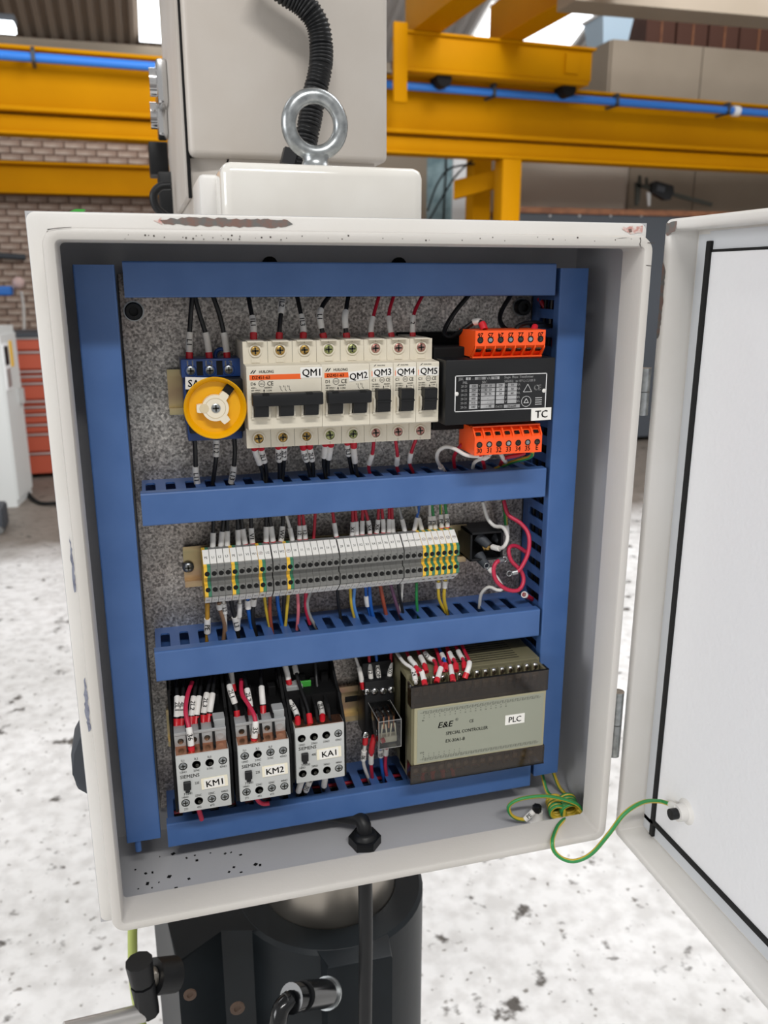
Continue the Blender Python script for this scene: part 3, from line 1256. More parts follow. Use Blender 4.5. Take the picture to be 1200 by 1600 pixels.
# scrapes where the paint has come off (thin ragged patches lying on the paint)
def patch(name, mt, pts, n, off=.15, jag=.6):
    n = Vector(n)
    m = MB()
    P = [Vector(p) for p in pts]
    out = []
    for i in range(len(P)):
        a, b = P[i], P[(i + 1) % len(P)]
        k = max(1, int((b - a).length / 2.2))
        for j in range(k):
            q = a.lerp(b, j / k)
            out.append(q + Vector([random.uniform(-jag, jag) * (0 if abs(n[c]) > .5 else 1) for c in range(3)]) + n * off)
    m.face(out)
    o = m.build(name, mt, E)
    return o


def zU(pts, Y): return [U(x, y, Y) for x, y in pts]


patch('paint_scrape', 'chip', zU([(250, 343), (300, 340), (380, 342), (450, 344), (458, 349), (440, 355), (380, 355), (300, 352), (258, 350)], 28), (0, -1, 0), .4)
patch('paint_scrape', 'chip_red', zU([(240, 345), (252, 341), (252, 351)], 28), (0, -1, 0), .35, .8)
patch('paint_scrape', 'chip_red', zU([(970, 356), (990, 353), (1004, 352), (1004, 364), (985, 365)], 28), (0, -1, 0), .35, .8)
patch('paint_scrape', 'chip', zU([(981, 358), (986, 357), (987, 363), (983, 364)], 28), (0, -1, 0), .45, .3)
patch('paint_scrape', 'chip_grey', zU([(108, 835), (111, 848), (115, 880), (119, 925), (116, 926), (112, 890)], 28), (0, -1, 0), .35, .4)
patch('paint_scrape', 'chip_grey', zU([(132, 1058), (135, 1072), (139, 1110), (142, 1142), (138, 1143), (133, 1110), (131, 1080)], 28), (0, -1, 0), .35, .5)
# hairline cracks and specks on the lip
for pts in ([(73, 358), (84, 356.5), (96, 355.5), (112, 354.6), (111, 355.6), (97, 356.6), (84, 357.8), (75, 359.5)],
            [(999.5, 371), (1000.5, 376), (999, 381), (1001.5, 388), (1002.5, 388), (1000.3, 381), (1001.6, 376), (1000.8, 371)],
            [(962, 373), (972, 371.5), (984, 371), (972, 372.4)], [(1012, 379), (1023, 379.4), (1022, 380.4), (1011, 380)],
            [(1010, 414), (1019, 415), (1018, 416), (1009, 415)]):
    patch('paint_crack', 'crack', zU(pts, 0), (0, -1, 0), .12, .05)
for i in range(46):
    px = random.choice((random.uniform(190, 470), random.uniform(470, 990)))
    c_ = U(px, 364 + random.uniform(2, 10) + (px - 190) * .004, 0)
    if not (244.5 < c_.z < 251): continue
    s_ = random.choice((.22, .28, .35, .5))
    m = MB()
    m.box(c_.x - s_, c_.x + s_, -.12, .3, c_.z - s_, c_.z + s_)
    m.build('dirt_speck', 'crack', E)
m = MB()
m.box(-60, 80, YB, 182, -120, -60, 2)
m.box(-60, 80, YB, 182, 90, 150, 2)
m.build('column_bracket', 'paint', E)
# dirt specks on the bottom
for i in range(34):
    px, py = random.uniform(200, 420), random.uniform(1330, 1395)
    a = UZ(px, py, -AZ + 1.7)
    if a.y > 112 or a.y < 34: continue
    s_ = random.choice((.5, .6, .8, 1.2))
    m = MB()
    m.box(a.x - s_ * random.uniform(.6, 2), a.x + s_, a.y - s_, a.y + s_ * random.uniform(.6, 2), a.z - .05, a.z + .3, R=rot2(random.uniform(0, 90)))
    m.build('dirt_speck', 'black_matte', E)
m = MB()
a = U(118, 328, 50)
m.prism([a + Vector((-6, 0, -2)), a + Vector((4, 0, -2)), a + Vector((6, 0, .6)), a + Vector((0, 0, .6))], (0, 8, 0))
tag(m.build('green_tie', 'green_tab', smooth=0), 'scrap of green tape on top of the enclosure', 'tape')

# hinges on the right flank
for y0, y1 in ((575, 648), (1080, 1178)):
    a, b = U(1004 if y0 < 900 else 968, y0, 24), U(1004 if y0 < 900 else 968, y1, 24)
    m = MB()
    zz0, zz1 = b.z, a.z
    zm = (zz0 + zz1) / 2
    m.cyl((222.5, 24, zz0), (222.5, 24, zm - .3), 5.2, n=16)
    m.cyl((222.5, 24, zm + .3), (222.5, 24, zz1), 5.2, n=16)
    m.box(216, 222, 22, 26, zz0, zm, .5)
    m.build('hinge', 'zinc', E, smooth=40)

# door: folded tray standing open at a right angle, inner face to the left
DX0, DX1, DYH, DYE, DZ0, DZ1 = 228.5, 255, 22, -415, -265, 265
D = None
m = MB()
m.box(DX1 - 2, DX1, DYE, DYH, DZ0, DZ1, .6, 1)
D = m.build('door', 'paint', E)
cyd, czd = (DYE + DYH) / 2, 0
hy, hz_ = (DYH - DYE) / 2, DZ1
m = MB()
R = []
for d, x in ((0, DX1), (0, DX0 + 2), (.8, DX0 + .6), (2.4, DX0), (5.2, DX0), (6.8, DX0 + .6), (7.6, DX0 + 2), (7.6, DX1 - 1)):
    R.append([(x, cyd + u, czd + v) for u, v in rrect(hy - d, hz_ - d, max(5 - d, 1), 4)])
m.rings(R[::-1], closed_v=True)
m.build('door_rim', 'paint', D, smooth=40)
# metal strip round the panel, black foam gasket, textured inner sheet
yi0, yi1, zi0, zi1 = DYE + 8, DYH - 8, DZ0 + 8, DZ1 - 8
m = MB()
g = 14
gx = DX1 - 2.6
m.box(gx, gx + .8, yi1 - g, yi1 - 1, zi0 + 10, zi1 - 3)
m.box(gx, gx + .8, yi0 + 1, yi1 - g, zi1 - g, zi1 - 1)
m.box(gx, gx + .8, yi0 + 1, yi1 - 1, zi0 + 1, zi0 + g)
m.box(gx, gx + .8, yi0 + 1, yi0 + g, zi0 + g, zi1 - g)
m.build('metal_strip', 'gasket_strip', D)
m = MB()
m.box(gx - 3, gx + .8, yi1 - g - 5, yi1 - g, zi0 + 2, zi1 - g + 6, .6, 1)
m.box(gx - 1, gx + .8, yi0 + g, yi1 - g, zi1 - g - 2, zi1 - g)
m.box(gx - 3, gx + .8, yi0 + g, yi1 - g, zi0 + g, zi0 + g + 4.5, .6, 1)
m.build('gasket', 'gasket', D)
m = MB()
m.box(gx - .8, gx + .7, yi0 + g, yi1 - g - 5, zi0 + g + 4.5, zi1 - g - 2)
m.build('inner_sheet', 'paint_textured', D)
a = UX(1072, 1268, gx - .8)
m = MB()
m.lathe([(11, 0), (7.5, 2), (7, 9)], a, (-1, 0, 0), 18)
m.build('weld_stud', 'paint', D, smooth=50)
m = MB()
m.cyl(a + Vector((-9, 0, 0)), a + Vector((-15, 0, 0)), 4.6, n=14)
m.cyl(a + Vector((-12, 0, 0)), a + Vector((-15.1, 0, 0)), 2.2, n=6)
m.build('socket_bolt', 'black', D, smooth=40)
# bare chipped corner at the top of the door rim
for pts in ([(DX0 - .15, DYH - 1, DZ1 - 3), (DX0 - .15, DYH - 15, DZ1 - 2), (DX0 - .15, DYH - 14, DZ1 - 9), (DX0 - .15, DYH - 4, DZ1 - 12), (DX0 - .15, DYH - 2, DZ1 - 9)],
            [(DX0 - .15, DYH - 1.5, DZ1 - 30), (DX0 - .15, DYH - 5.5, DZ1 - 36), (DX0 - .15, DYH - 6, DZ1 - 60), (DX0 - .15, DYH - 5, DZ1 - 84), (DX0 - .15, DYH - 1.5, DZ1 - 88)]):
    m = MB()
    out = []
    for i in range(len(pts)):
        p_, q_ = Vector(pts[i]), Vector(pts[(i + 1) % len(pts)])
        k = max(1, int((q_ - p_).length / 2))
        out += [p_.lerp(q_, j / k) + Vector((0, random.uniform(-.5, .5), random.uniform(-.5, .5))) for j in range(k)]
    m.face(out[::-1])
    m.build('paint_scrape', 'chip', D)


# ================================================================== slotted wiring ducts
def duct(label, x0, x1, z0, z1, vertical=False, off=0, pitch=15.0):
    YF, YBk = 70.0, YP
    name = 'wiring_duct'
    root = thing(name, label, 'duct', ((x0 + x1) / 2, YBk, (z0 + z1) / 2), 'blue slotted wiring ducts')
    L0, L1 = (z0, z1) if vertical else (x0, x1)
    w0, w1 = (x0, x1) if vertical else (z0, z1)

    def pt(u, w, y): return (w, y, u) if vertical else (u, y, w)

    def bx(mb, u0, u1, wa, wb, y0, y1, bev=0):
        if vertical: mb.box(wa, wb, y0, y1, u0, u1, bev)
        else: mb.box(u0, u1, y0, y1, wa, wb, bev)
    # cover: flat face with two short returns
    m = MB()
    prof = [(0, 9), (0, 1.2), (.35, .35), (1.2, 0)]
    prof = [(w0 + d, YF + y) for d, y in prof] + [(w1 - d, YF + y) for d, y in prof[::-1]] + [(w1 - 1.3, YF + 9), (w1 - 1.3, YF + 1.4), (w0 + 1.3, YF + 1.4), (w0 + 1.3, YF + 9)]
    m.prism([pt(L0, w, y) for w, y in prof], Vector(pt(L1, 0, 0)) - Vector(pt(L0, 0, 0)))
    m.build('cover', 'duct', root)
    m = MB()
    bx(m, L0 + 1, L1 - 1, w0 + 1.4, w1 - 1.4, YBk - 1.6, YBk - .05)
    m.build('base', 'duct_in', root)
    for wa, wb in ((w0 + 1.4, w0 + 2.8), (w1 - 2.8, w1 - 1.4)):
        m = MB()
        bx(m, L0 + 1, L1 - 1, wa, wb, YBk - 12, YBk - 1.6)
        u = L0 + 1 + off
        sw, nk = 3.7, 2.3                       # half slot, half neck
        us = []
        while u < L1 - 5:
            if u > L0 + 5: us.append(u)
            u += pitch
        edge = [L0 + 1] + us + [L1 - 1]
        for i in range(len(edge) - 1):
            a = edge[i] + (sw if i else 0)
            b = edge[i + 1] - (sw if i < len(edge) - 2 else 0)
            ea, eb = (nk if i else 0), (nk if i < len(edge) - 2 else 0)
            P = [(a - (1.9 if i else 0), YBk - 12), (b + (1.9 if i < len(edge) - 2 else 0), YBk - 12), (b + (.6 if i < len(edge) - 2 else 0), YBk - 13.2), (b, YBk - 15), (b, YF + 12), (edge[i + 1] - eb, YF + 10.5), (edge[i + 1] - eb, YF + 2),
                 (edge[i] + ea, YF + 2), (edge[i] + ea, YF + 10.5), (a, YF + 12), (a, YBk - 15), (a - (.6 if i else 0), YBk - 13.2)]
            m.prism([pt(q, wa, y) for q, y in P], Vector(pt(0, wb - wa, 0)))
        m.build('slotted_wall', 'duct_in', root)
    return root


dt = duct('top blue slotted duct above the breakers', -163, 165.5, 209.5, 234, off=4)
d2 = duct('blue slotted duct between breakers and terminal strip', -163, 166, 43.7, 69, off=6.5)
d3 = duct('blue slotted duct between terminal strip and contactors', -162, 167, -84, -58.5, off=8)
d4 = duct('bottom blue slotted duct below the contactors', -163, 166, -236, -213.5, off=9)
dl = duct('tall blue slotted duct along the left side', -195.5, -168.3, -225, 231.5, True, off=4)
dr_ = duct('tall blue slotted duct along the right side', 169.5, 194.5, -226, 230.5, True, off=7)
m = MB()
a = U(216, 1322, 74)
m.cyl(a + Vector((0, 0, -4)), a + Vector((0, 0, 6)), 2.6, n=10)
m.build('end_peg', 'duct', dl, smooth=40)

# the bundles of wire lying inside the ducts, glimpsed through the slots
for lab, a, b in (('bundle of wires inside the top blue duct', (-158, 100, 222), (160, 100, 222)),
                  ('bundle of wires inside the duct under the breakers', (-158, 100, 56), (160, 100, 56)),
                  ('bundle of wires inside the duct under the terminal strip', (-158, 100, -71), (160, 100, -71)),
                  ('bundle of wires inside the bottom duct', (-158, 100, -225), (160, 100, -225)),
                  ('bundle of wires inside the left blue duct', (-182, 100, -218), (-182, 100, 224)),
                  ('bundle of wires inside the right blue duct', (182, 100, -218), (182, 100, 224))):
    m = MB()
    a, b = Vector(a), Vector(b)
    for i in range(8):
        m.mi = 1 if i == 5 else (2 if i == 2 else 0)
        t = b - a
        off = Vector((random.uniform(-7, 7) if abs(t.x) < 1 else 0, random.uniform(-12, 13), 0 if abs(t.x) < 1 else random.uniform(-9, -1)))
        pts = [a + t * q / 8 + off + Vector((random.uniform(-1.5, 1.5), random.uniform(-3, 3), random.uniform(-1.5, 1.5))) for q in range(9)]
        m.tube(pts, 1.5, 6)
    tag(m.build('wire_bundle', ['w_black', 'w_red', 'bench_dark'], smooth=60), lab, 'wires', None, 'stuff')


# ================================================================== mounting rails
def rail(label, x0, x1, zc):
    root = thing('mounting_rail', label, 'rail', ((x0 + x1) / 2, YP, zc), 'yellow zinc mounting rails')
    m = MB()
    P = [(-17.5, 114), (-17.5, 115.2), (-13.6, 115.2), (-13.6, 121.4), (13.6, 121.4), (13.6, 115.2), (17.5, 115.2), (17.5, 114), (12.4, 114), (12.4, 120.2), (-12.4, 120.2), (-12.4, 114)]
    m.prism([(x0, y, zc + z) for z, y in P], (x1 - x0, 0, 0))
    m.build('profile', 'rail', root)
    return root


def pan_screw(root, c, r=5, mt='zinc', axis=(0, -1, 0), name='screw', local=False):
    m = MB()
    m.lathe([(r, 0), (r, r * .2), (r * .8, r * .5), (r * .35, r * .62)], c, axis, 16)
    c = Vector(c)
    A = Vector(axis)
    x, y = MB.frame(A)
    for v in (x, y):
        w = A.cross(v)
        p = c + A * (r * .63)
        m.mi = 1
        m.prism([p + v * r * .55 + w * r * .13, p - v * r * .55 + w * r * .13, p - v * r * .55 - w * r * .13, p + v * r * .55 - w * r * .13], A * .05)
        m.mi = 0
    return m.build(name, [mt, 'screw_dark'], root, smooth=45, local=local)


r1 = rail('yellow zinc rail carrying the breakers', -137, 64, 137.5)
r2 = rail('yellow zinc rail carrying the terminal strip', -134, 113, -6)
r3 = rail('yellow zinc rail carrying the contactors', -157, 168, -150)
pan_screw(r1, U(318, 612, 120), 5.5)
pan_screw(r2, U(294, 886, 119), 4.8)
for px, py in ((549, 1092),):
    a = U(px, py, 120)
    m = MB()
    m.box(a.x - 6, a.x + 6, 119.9, 120.15, a.z - 2.8, a.z + 2.8)
    m.build('slot', 'hole', r3)


# ================================================================== circuit breakers
def plate(mb, x0, x1, z0, z1, y, t=.2, a=0):
    """thin flat sticker whose front lies at y - t, turned a degrees in its plane"""
    c = Vector(((x0 + x1) / 2, y, (z0 + z1) / 2))
    R = FRONT @ rot2(a) @ FRONT.inverted()
    mb.box(x0, x1, y - t, y, z0, z1, R=R, c=c)
    return mb


def screw_mesh(mb, c, r, depth=.0):
    """cross-head screw facing -Y: head index 0, slots index 1"""
    c = Vector(c)
    mb.mi = 0
    mb.lathe([(r, .6 + depth), (r, -.1), (r * .8, -.5), (r * .3, -.6)], c, (0, 1, 0), 14, cap0=False)
    mb.mi = 1
    for dx, dz in ((r * .72, r * .17), (r * .17, r * .72)):
        mb.box(c.x - dx, c.x + dx, c.y - .75, c.y - .4, c.z - dz, c.z + dz)
    mb.mi = 0


def breaker(label, x0, n, tagname, rating, screws):
    B = thing('circuit_breaker', label, 'circuit breaker', (x0, 114, 139.5), 'row of ivory circuit breakers')
    w = 18.05 * n - .25
    m = MB()
    P = [(-1, -38), (-52, -39), (-52, -23.6), (-68.2, -22.9), (-69, -22), (-69, 22), (-68.2, 22.9), (-52, 23.6), (-52, 39), (-1, 38)]
    m.prism([(0, y, z) for y, z in P], (w, 0, 0))
    m.build('body', 'ivory', B, local=True)
    # seams between the poles and little ledges over the clamps
    m = MB()
    for i in range(n):
        xc = 18.05 * i + 9
        if i:
            m.box(18.05 * i - .2, 18.05 * i + .05, -52.06, -50, -38.9, -23.7)
            m.box(18.05 * i - .2, 18.05 * i + .05, -52.06, -50, 23.7, 38.9)
        m.box(xc - .12, xc + .12, -52.05, -51, 36.2, 38.95)
        m.box(xc - .12, xc + .12, -52.05, -51, -38.95, -36.2)
    m.build('pole_seam', 'seam', B, local=True)
    for i in range(n):
        xc = 18.05 * i + 9
        m = MB()
        m.box(xc - 3.2, xc + 3.2, -52.5, -51.5, 23.8, 27.2, .15, 1)
        m.box(xc - 6, xc + 6, -56, -10, 38.6, 39.6, .2, 1)
        m.build('clamp_ledge', 'ivory', B, local=True)
        for zc, k in ((32.4, 0), (-31.9, 1)):
            m = MB()
            m.lathe([(4.9, .2), (4.7, -.9), (4.3, -1.1), (3.6, -1.0), (3.45, .3)], (xc, -52, zc), (0, 1, 0), 22, cap0=False, cap1=False)
            s_ = m.build('screw_collar', 'ivory', B, smooth=50, local=True)
            m = MB()
            screw_mesh(m, (xc, -52.25, zc), 3.4)
            m.build('terminal_screw', [screws, 'screw_dark'], s_, smooth=50, local=True)
        # lever guard and lever
        m = MB()
        for s_ in (-1, 1):
            m.prism([(xc + s_ * 5.4, -69, -14.2), (xc + s_ * 5.4, -69, -1), (xc + s_ * 5.4, -72.4, -3), (xc + s_ * 5.4, -72.8, -9), (xc + s_ * 5.4, -71, -13)], (s_ * 1.5, 0, 0))
        m.box(xc - 6.9, xc + 6.9, -70.4, -69, -14.6, -13.2)
        m.build('lever_guard', 'ivory', B, local=True)
        m = MB()
        zt = -3.6 if n > 1 else 4.2
        m.prism([(xc - 5, -69, -13), (xc - 5, -75.5, -12.2), (xc - 5, -77, -4.5), (xc - 5, -77.6, zt - 1), (xc - 5, -76.5, zt), (xc - 5, -69, zt)], (10, 0, 0))
        if n == 1:
            m.box(xc - 5.8, xc + 5.2, -78, -76.5, -4.6, -3.6)
        m.build('lever', 'black', B, local=True)
    if n > 1:
        m = MB()
        m.box(2.4, w - .6, -79, -70.5, -4.6, 4.4, 1.0, 2)
        t_ = m.build('tie_bar', 'black', B, smooth=30, local=True)
        m = MB()
        for f in (.22, .80):
            m.box(w * f - 2.4, w * f + 2.4, -79.1, -74, 3.0, 4.5)
        m.build('tie_bar_notch', 'hole', t_, local=True)
    # print
    Y = -69.12
    if n > 1:
        bw = 37 if n == 3 else 20
        m = MB()
        plate(m, 2.0, 2.0 + bw, 13.2, 16.9, -69, .1)
        m.build('orange_band', 'orange_print', B, local=True)
    m = MB()
    if n > 1:
        for k in (0, 1.7):
            m.face([(2.6 + k, Y, 17.9), (3.5 + k, Y, 17.9), (5.3 + k, Y, 20.2), (4.4 + k, Y, 20.2)])
        m.text('HUILONG', (9, Y, 19), 1.9, align='l', ws=.85)
        m.text('DZ451-63', (4, Y - .08, 15.0), 2.1, align='l')
        m.text(rating, (2.8, Y, 10.6), 2.1, align='l')
        m.text('CE', (14.5, Y, 10.6), 2.9, align='l', ws=.9)
        m.torus((10.6, Y, 10.6), (0, 1, 0), 2.2, .16, 20, 4)
        m.text('CCC', (10.6, Y, 10.6), 1.3, ws=.8)
        for i, t in enumerate(('400V~', 'GB 10963.1', 'Icn 6000A', 'IEC60898')):
            m.text(t, (2.8, Y, 7.7 - 1.75 * i), 1.05, align='l')
        m.text('A003875', (12.2, Y, 7.7), 1.05, align='l')
        m.text('I ON', (14, Y, 5.6), 1.2, align='l')
        m.box(11.9, 12.2, Y - .02, Y, 1.8, 5.6)
        m.face([(11.3, Y, 5.2), (12.8, Y, 5.2), (12.05, Y, 6.8)])
        for i in range(n):
            x = (24 if n == 3 else 27) + 3.1 * i
            m.text(str(2 * i + 1), (x - .9, Y, 8.2), 1.2)
            m.box(x, x + .25, Y - .02, Y, 6.0, 8.6)
            m.face([(x, Y, 6.0), (x + 1.2, Y, 4.6), (x + 1.3, Y, 4.9), (x + .3, Y, 6.2)])
            m.box(x + .2, x + 1.3, Y - .02, Y, 3.4, 3.6)
            m.box(x + .2, x + .4, Y - .02, Y, 2.0, 3.6)
    else:
        m.face([(3, Y, 20.6), (3.7, Y, 20.6), (5, Y, 21.9), (4.3, Y, 21.9)])
        m.text('HUILONG', (5.8, Y, 21.2), .9, align='l')
        m.text(rating, (1.6, Y, 10.6), 2.0, align='l')
        m.text('CE', (12.4, Y, 10.6), 2.5, align='l', ws=.8)
        m.torus((9.4, Y, 10.6), (0, 1, 0), 1.8, .14, 18, 4)
        m.text('CCC', (9.4, Y, 10.6), 1.1, ws=.75)
        for i, t in enumerate(('230/400V~', 'GB 10963.1', 'Icn 6000A', 'IEC60898')):
            m.text(t, (1.6, Y, 7.5 - 1.6 * i), 1.0, align='l', ws=.9)
        m.text('A003875', (10.8, Y, 7.5), 1.0, align='l', ws=.9)
        m.text('I ON', (12, Y, 5.8), 1.0, align='l')
        m.box(10.4, 10.7, Y - .02, Y, 1.4, 5.2)
        m.face([(9.9, Y, 5.0), (11.2, Y, 5.0), (10.55, Y, 6.4)])
        m.text('OFF', (12, Y, 1.6), 1.0, align='l')
        m.box(16, 16.25, Y - .02, Y, 1.4, 6.4)
    m.build('printed_text', 'ink', B, local=True)
    if n == 1:
        m = MB()
        plate(m, 1.5, 2.3, 13.4, 17.2, -69, .1)
        m.build('orange_band', 'orange_print', B, local=True)
    # name sticker
    if n == 3: sx, sz, sw, sh, ang, th = 46.6, 17.6, 16, 7.6, 0, 4.9
    elif n == 2: sx, sz, sw, sh, ang, th = 27.6, 14.2, 15, 7.2, 5, 4.6
    else: sx, sz, sw, sh, ang, th = 9.8, 16.2, 15.6, 6.6, {'QM3': 2, 'QM4': 1, 'QM5': -2}[tagname], 4.6
    m = MB()
    plate(m, sx - sw / 2, sx + sw / 2, sz - sh / 2, sz + sh / 2, -69.1, .15, ang)
    st = m.build('name_sticker', 'sticker', B, local=True)
    m = MB()
    m.text(tagname, (sx, -69.32, sz), th, a=ang, ws=.98)
    m.build('lettering', 'ink', st, local=True)
    return B


XB = -84.2
breaker('ivory three-pole breaker with sticker QM1', XB, 3, 'QM1', 'D6', 'brass')
breaker('ivory two-pole breaker with sticker QM2', XB + 18.05 * 3, 2, 'QM2', 'D1', 'brass_green')
for i, q in enumerate(('QM3', 'QM4', 'QM5')):
    breaker('ivory single-pole breaker with sticker ' + q, XB + 18.05 * (5 + i), 1, q, 'C1', 'brass_red')

# ================================================================== rotary isolator
A = thing('isolator_switch', 'blue and black isolator switch with a yellow rotary disc', 'switch', (-105.5, 114, 135))
m = MB()
m.box(-125.5, -84.8, 84, 115, 104, 116, 1, 2)
m.box(-126.5, -84.2, 90, 115, 116, 152, 1, 2)
m.build('base', 'blue_body', A, smooth=30)
m = MB()
m.box(-127.5, -83.8, 84, 112, 151.5, 165, .8, 2)
tb = m.build('terminal_block', 'blue_body', A, smooth=30)
m = MB()
for px in (312, 343):
    x = U(px, 572, 84).x
    m.box(x - 2.3, x + 2.3, 83.9, 100, 153, 163.5)
m.build('recess', 'hole', tb)
m = MB()
for i, px in enumerate((297, 327, 357)):
    a = U(px, 568, 83.8)
    m.text('L%d' % (i + 1), (a.x, 83.85, a.z), 4.0)
m.build('lettering', 'ink_white', tb)
for px, py in ((298, 579.5), (328, 579), (357.5, 578)):
    a = U(px, py, 83.8)
    m = MB()
    m.lathe([(4.4, 0), (4.2, -.2), (3.4, 1)], (a.x, 84, a.z), (0, 1, 0), 16, cap0=False, cap1=False)
    s_ = m.build('screw_well', 'hole', tb, smooth=40)
    m = MB()
    screw_mesh(m, (a.x, 84, a.z), 3.2)
    m.build('terminal_screw', ['zinc', 'screw_dark'], s_, smooth=40)
m = MB()
m.torus(U(346, 556, 95), (.5, 1, 0), 5, 1.6, 20, 8)
m.build('hook', 'blue_body', A, smooth=60)
m = MB()
m.box(-124.6, -84.2, 70, 112, 112, 151.2, 1, 2)
m.build('housing', 'black', A, smooth=30)
m = MB()
a, b = U(289, 590, 69.8), U(330, 608, 69.8)
plate(m, a.x, b.x, b.z, a.z, 69.9, .2, -3)
st = m.build('name_sticker', 'sticker', A)
m = MB()
a = U(294, 599, 69.5)
m.text('SA1', (a.x, 69.6, a.z), 5.0, align='l', a=-3)
m.build('lettering', 'ink', st)
kc = U(336.5, 637.5, 52)
m = MB()
m.lathe([(13, 16), (16, 8), (22.0, 0), (22.3, -1.2), (21.7, -1.8), (20.6, -.6), (18.5, 5), (6, 5.5)], kc, (0, 1, 0), 56)
kn = m.build('rotary_disc', 'yellow_knob', A, smooth=35)
m = MB()
for k in range(3):
    pass
ang0 = (180, 52, -52)
HP = []
for i in range(96):
    t = 360 * i / 96
    r_ = 9.4
    for g in ang0:
        d = abs((t - g + 180) % 360 - 180)
        if d < 17: r_ = 13.2 if d < 14 else 11.5
    HP.append(kc + Vector((math.cos(math.radians(t)) * r_, 4.8, math.sin(math.radians(t)) * r_)))
m.prism(HP, (0, -6, 0))
hb = m.build('hub', 'hub', A)
m = MB()
m.lathe([(7.4, 0), (7.2, -.3), (6.6, .8)], kc + Vector((0, -1.25, 0)), (0, 1, 0), 30, cap0=False)
m.lathe([(3.4, 0), (3.2, -.4)], kc + Vector((-8.0, -1.15, 0)), (0, 1, 0), 20)
m.build('hub_recess', 'hub_dark', hb, smooth=40)
m = MB()
screw_mesh(m, kc + Vector((.3, -1.6, 0)), 3.3)
m.build('hub_screw', ['zinc', 'screw_dark'], hb, smooth=40)
m = MB()
c_, s_ = math.cos(math.radians(51)), math.sin(math.radians(51))
P = [kc + Vector((c_ * r_ - s_ * w_, 3.9, s_ * r_ + c_ * w_)) for r_, w_ in ((12, -3.2), (19.6, -3.2), (19.6, 3.2), (12, 3.2))]
m.prism(P, (0, -1.2, 0))
m.build('slot', 'hole', kn)

# ================================================================== transformer
YTC = 37
T = thing('transformer', 'black control transformer with white printed rating plate', 'transformer', (106, 121, 140))
c0, c1 = U(697, 563, YTC), U(863, 657, YTC)
m = MB()
m.box(c0.x, c1.x, YTC, 98, c1.z, c0.z, .8, 2)
m.build('shroud', 'trafo', T, smooth=30)
m = MB()
m.box(c0.x - 1, c1.x - 2, 62, 119, 107, 171.5, 1)
m.box(c0.x - 14, c1.x + 2, 108, 121, 100, 180, 1)
m.build('core', 'black_matte', T)
lp0, lp1 = U(711, 587, YTC), U(852, 636, YTC)
x0, x1, z0, z1 = lp0.x, lp1.x, U(711, 644, YTC).z, U(711, 587, YTC).z
m = MB()
plate(m, x0, x1, z0, z1, YTC, .25)
rp = m.build('rating_plate', 'black_gloss', T)
w_, h_ = x1 - x0, z1 - z0
yy = YTC - .3


def rp_box(mb, u0, u1, v0, v1, t=.05): mb.box(x0 + w_ * u0, x0 + w_ * u1, yy - t, yy + .05, z0 + h_ * v0, z0 + h_ * v1)


m = MB()
for q in ((0, 1, 0, .022), (0, 1, .978, 1), (0, .009, 0, 1), (.991, 1, 0, 1)): rp_box(m, *q)
for k, t in enumerate(('20-21', '20-22', '20-23', '20-24', '20-25', '20-26')):
    v = .70 - .115 * k
    m.text(t, (x0 + w_ * .065, yy, z0 + h_ * v), 1.75, align='l', ws=.85)
    m.text('V', (x0 + w_ * .262, yy, z0 + h_ * v), 1.6)
    if k < 5:
        m.text('V', (x0 + w_ * .552, yy, z0 + h_ * v), 1.6)
        m.text('VA', (x0 + w_ * .69, yy, z0 + h_ * v), 1.6, ws=.8)
for t, u, v, s in (('JBK', .035, .905, 2.1), ('VA', .335, .905, 2.1), ('-', .185, .905, 2.1), ('PRI.', .085, .80, 1.9), ('SEC.', .29, .80, 1.9),
                   ('Single  Phase  Transformer', .53, .915, 1.75), ('50/60Hz   ta: 40°C; CLASS B', .53, .805, 1.75),
                   ('DATE:', .445, .105, 1.75)):
    m.text(t, (x0 + w_ * u, yy, z0 + h_ * v), s, align='l', ws=.86)
m.text('CE', (x0 + w_ * .90, yy, z0 + h_ * .60), 4.0, ws=.85)
A3 = [(x0 + w_ * .79 + 4 * math.cos(math.radians(t)), yy, z0 + h_ * .56 + 4 * math.sin(math.radians(t))) for t in (90, 210, 330)]
for i in range(3):
    m.tube([A3[i], A3[(i + 1) % 3]], .16, 4)
m.torus((x0 + w_ * .78, yy, z0 + h_ * .22), (0, 1, 0), 4.0, .15, 26, 4)
A3 = [(x0 + w_ * .78 + 2.2 * math.cos(math.radians(t)), yy, z0 + h_ * .22 + 2.2 * math.sin(math.radians(t))) for t in (90, 210, 330)]
for i in range(3):
    m.tube([A3[i], A3[(i + 1) % 3]], .2, 4)
for k in range(4):
    rp_box(m, .88, .955, .30 - .06 * k, .315 - .06 * k)
m.build('white_print', 'ink_white', rp)
m = MB()
rp_box(m, .115, .165, .87, .945)
rp_box(m, .21, .325, .87, .945)
rp_box(m, .385, .475, .87, .945)
for k in range(6):
    v = .70 - .115 * k
    rp_box(m, .155, .245, v - .05, v + .05)
    rp_box(m, .28, .43, v - .05, v + .05)
    if k < 5:
        rp_box(m, .445, .535, v - .05, v + .05)
        rp_box(m, .57, .67, v - .05, v + .05)
rp_box(m, .535, .71, .06, .15)
sf = m.build('silver_field', 'silver_print', rp)
m = MB()
yy -= .12
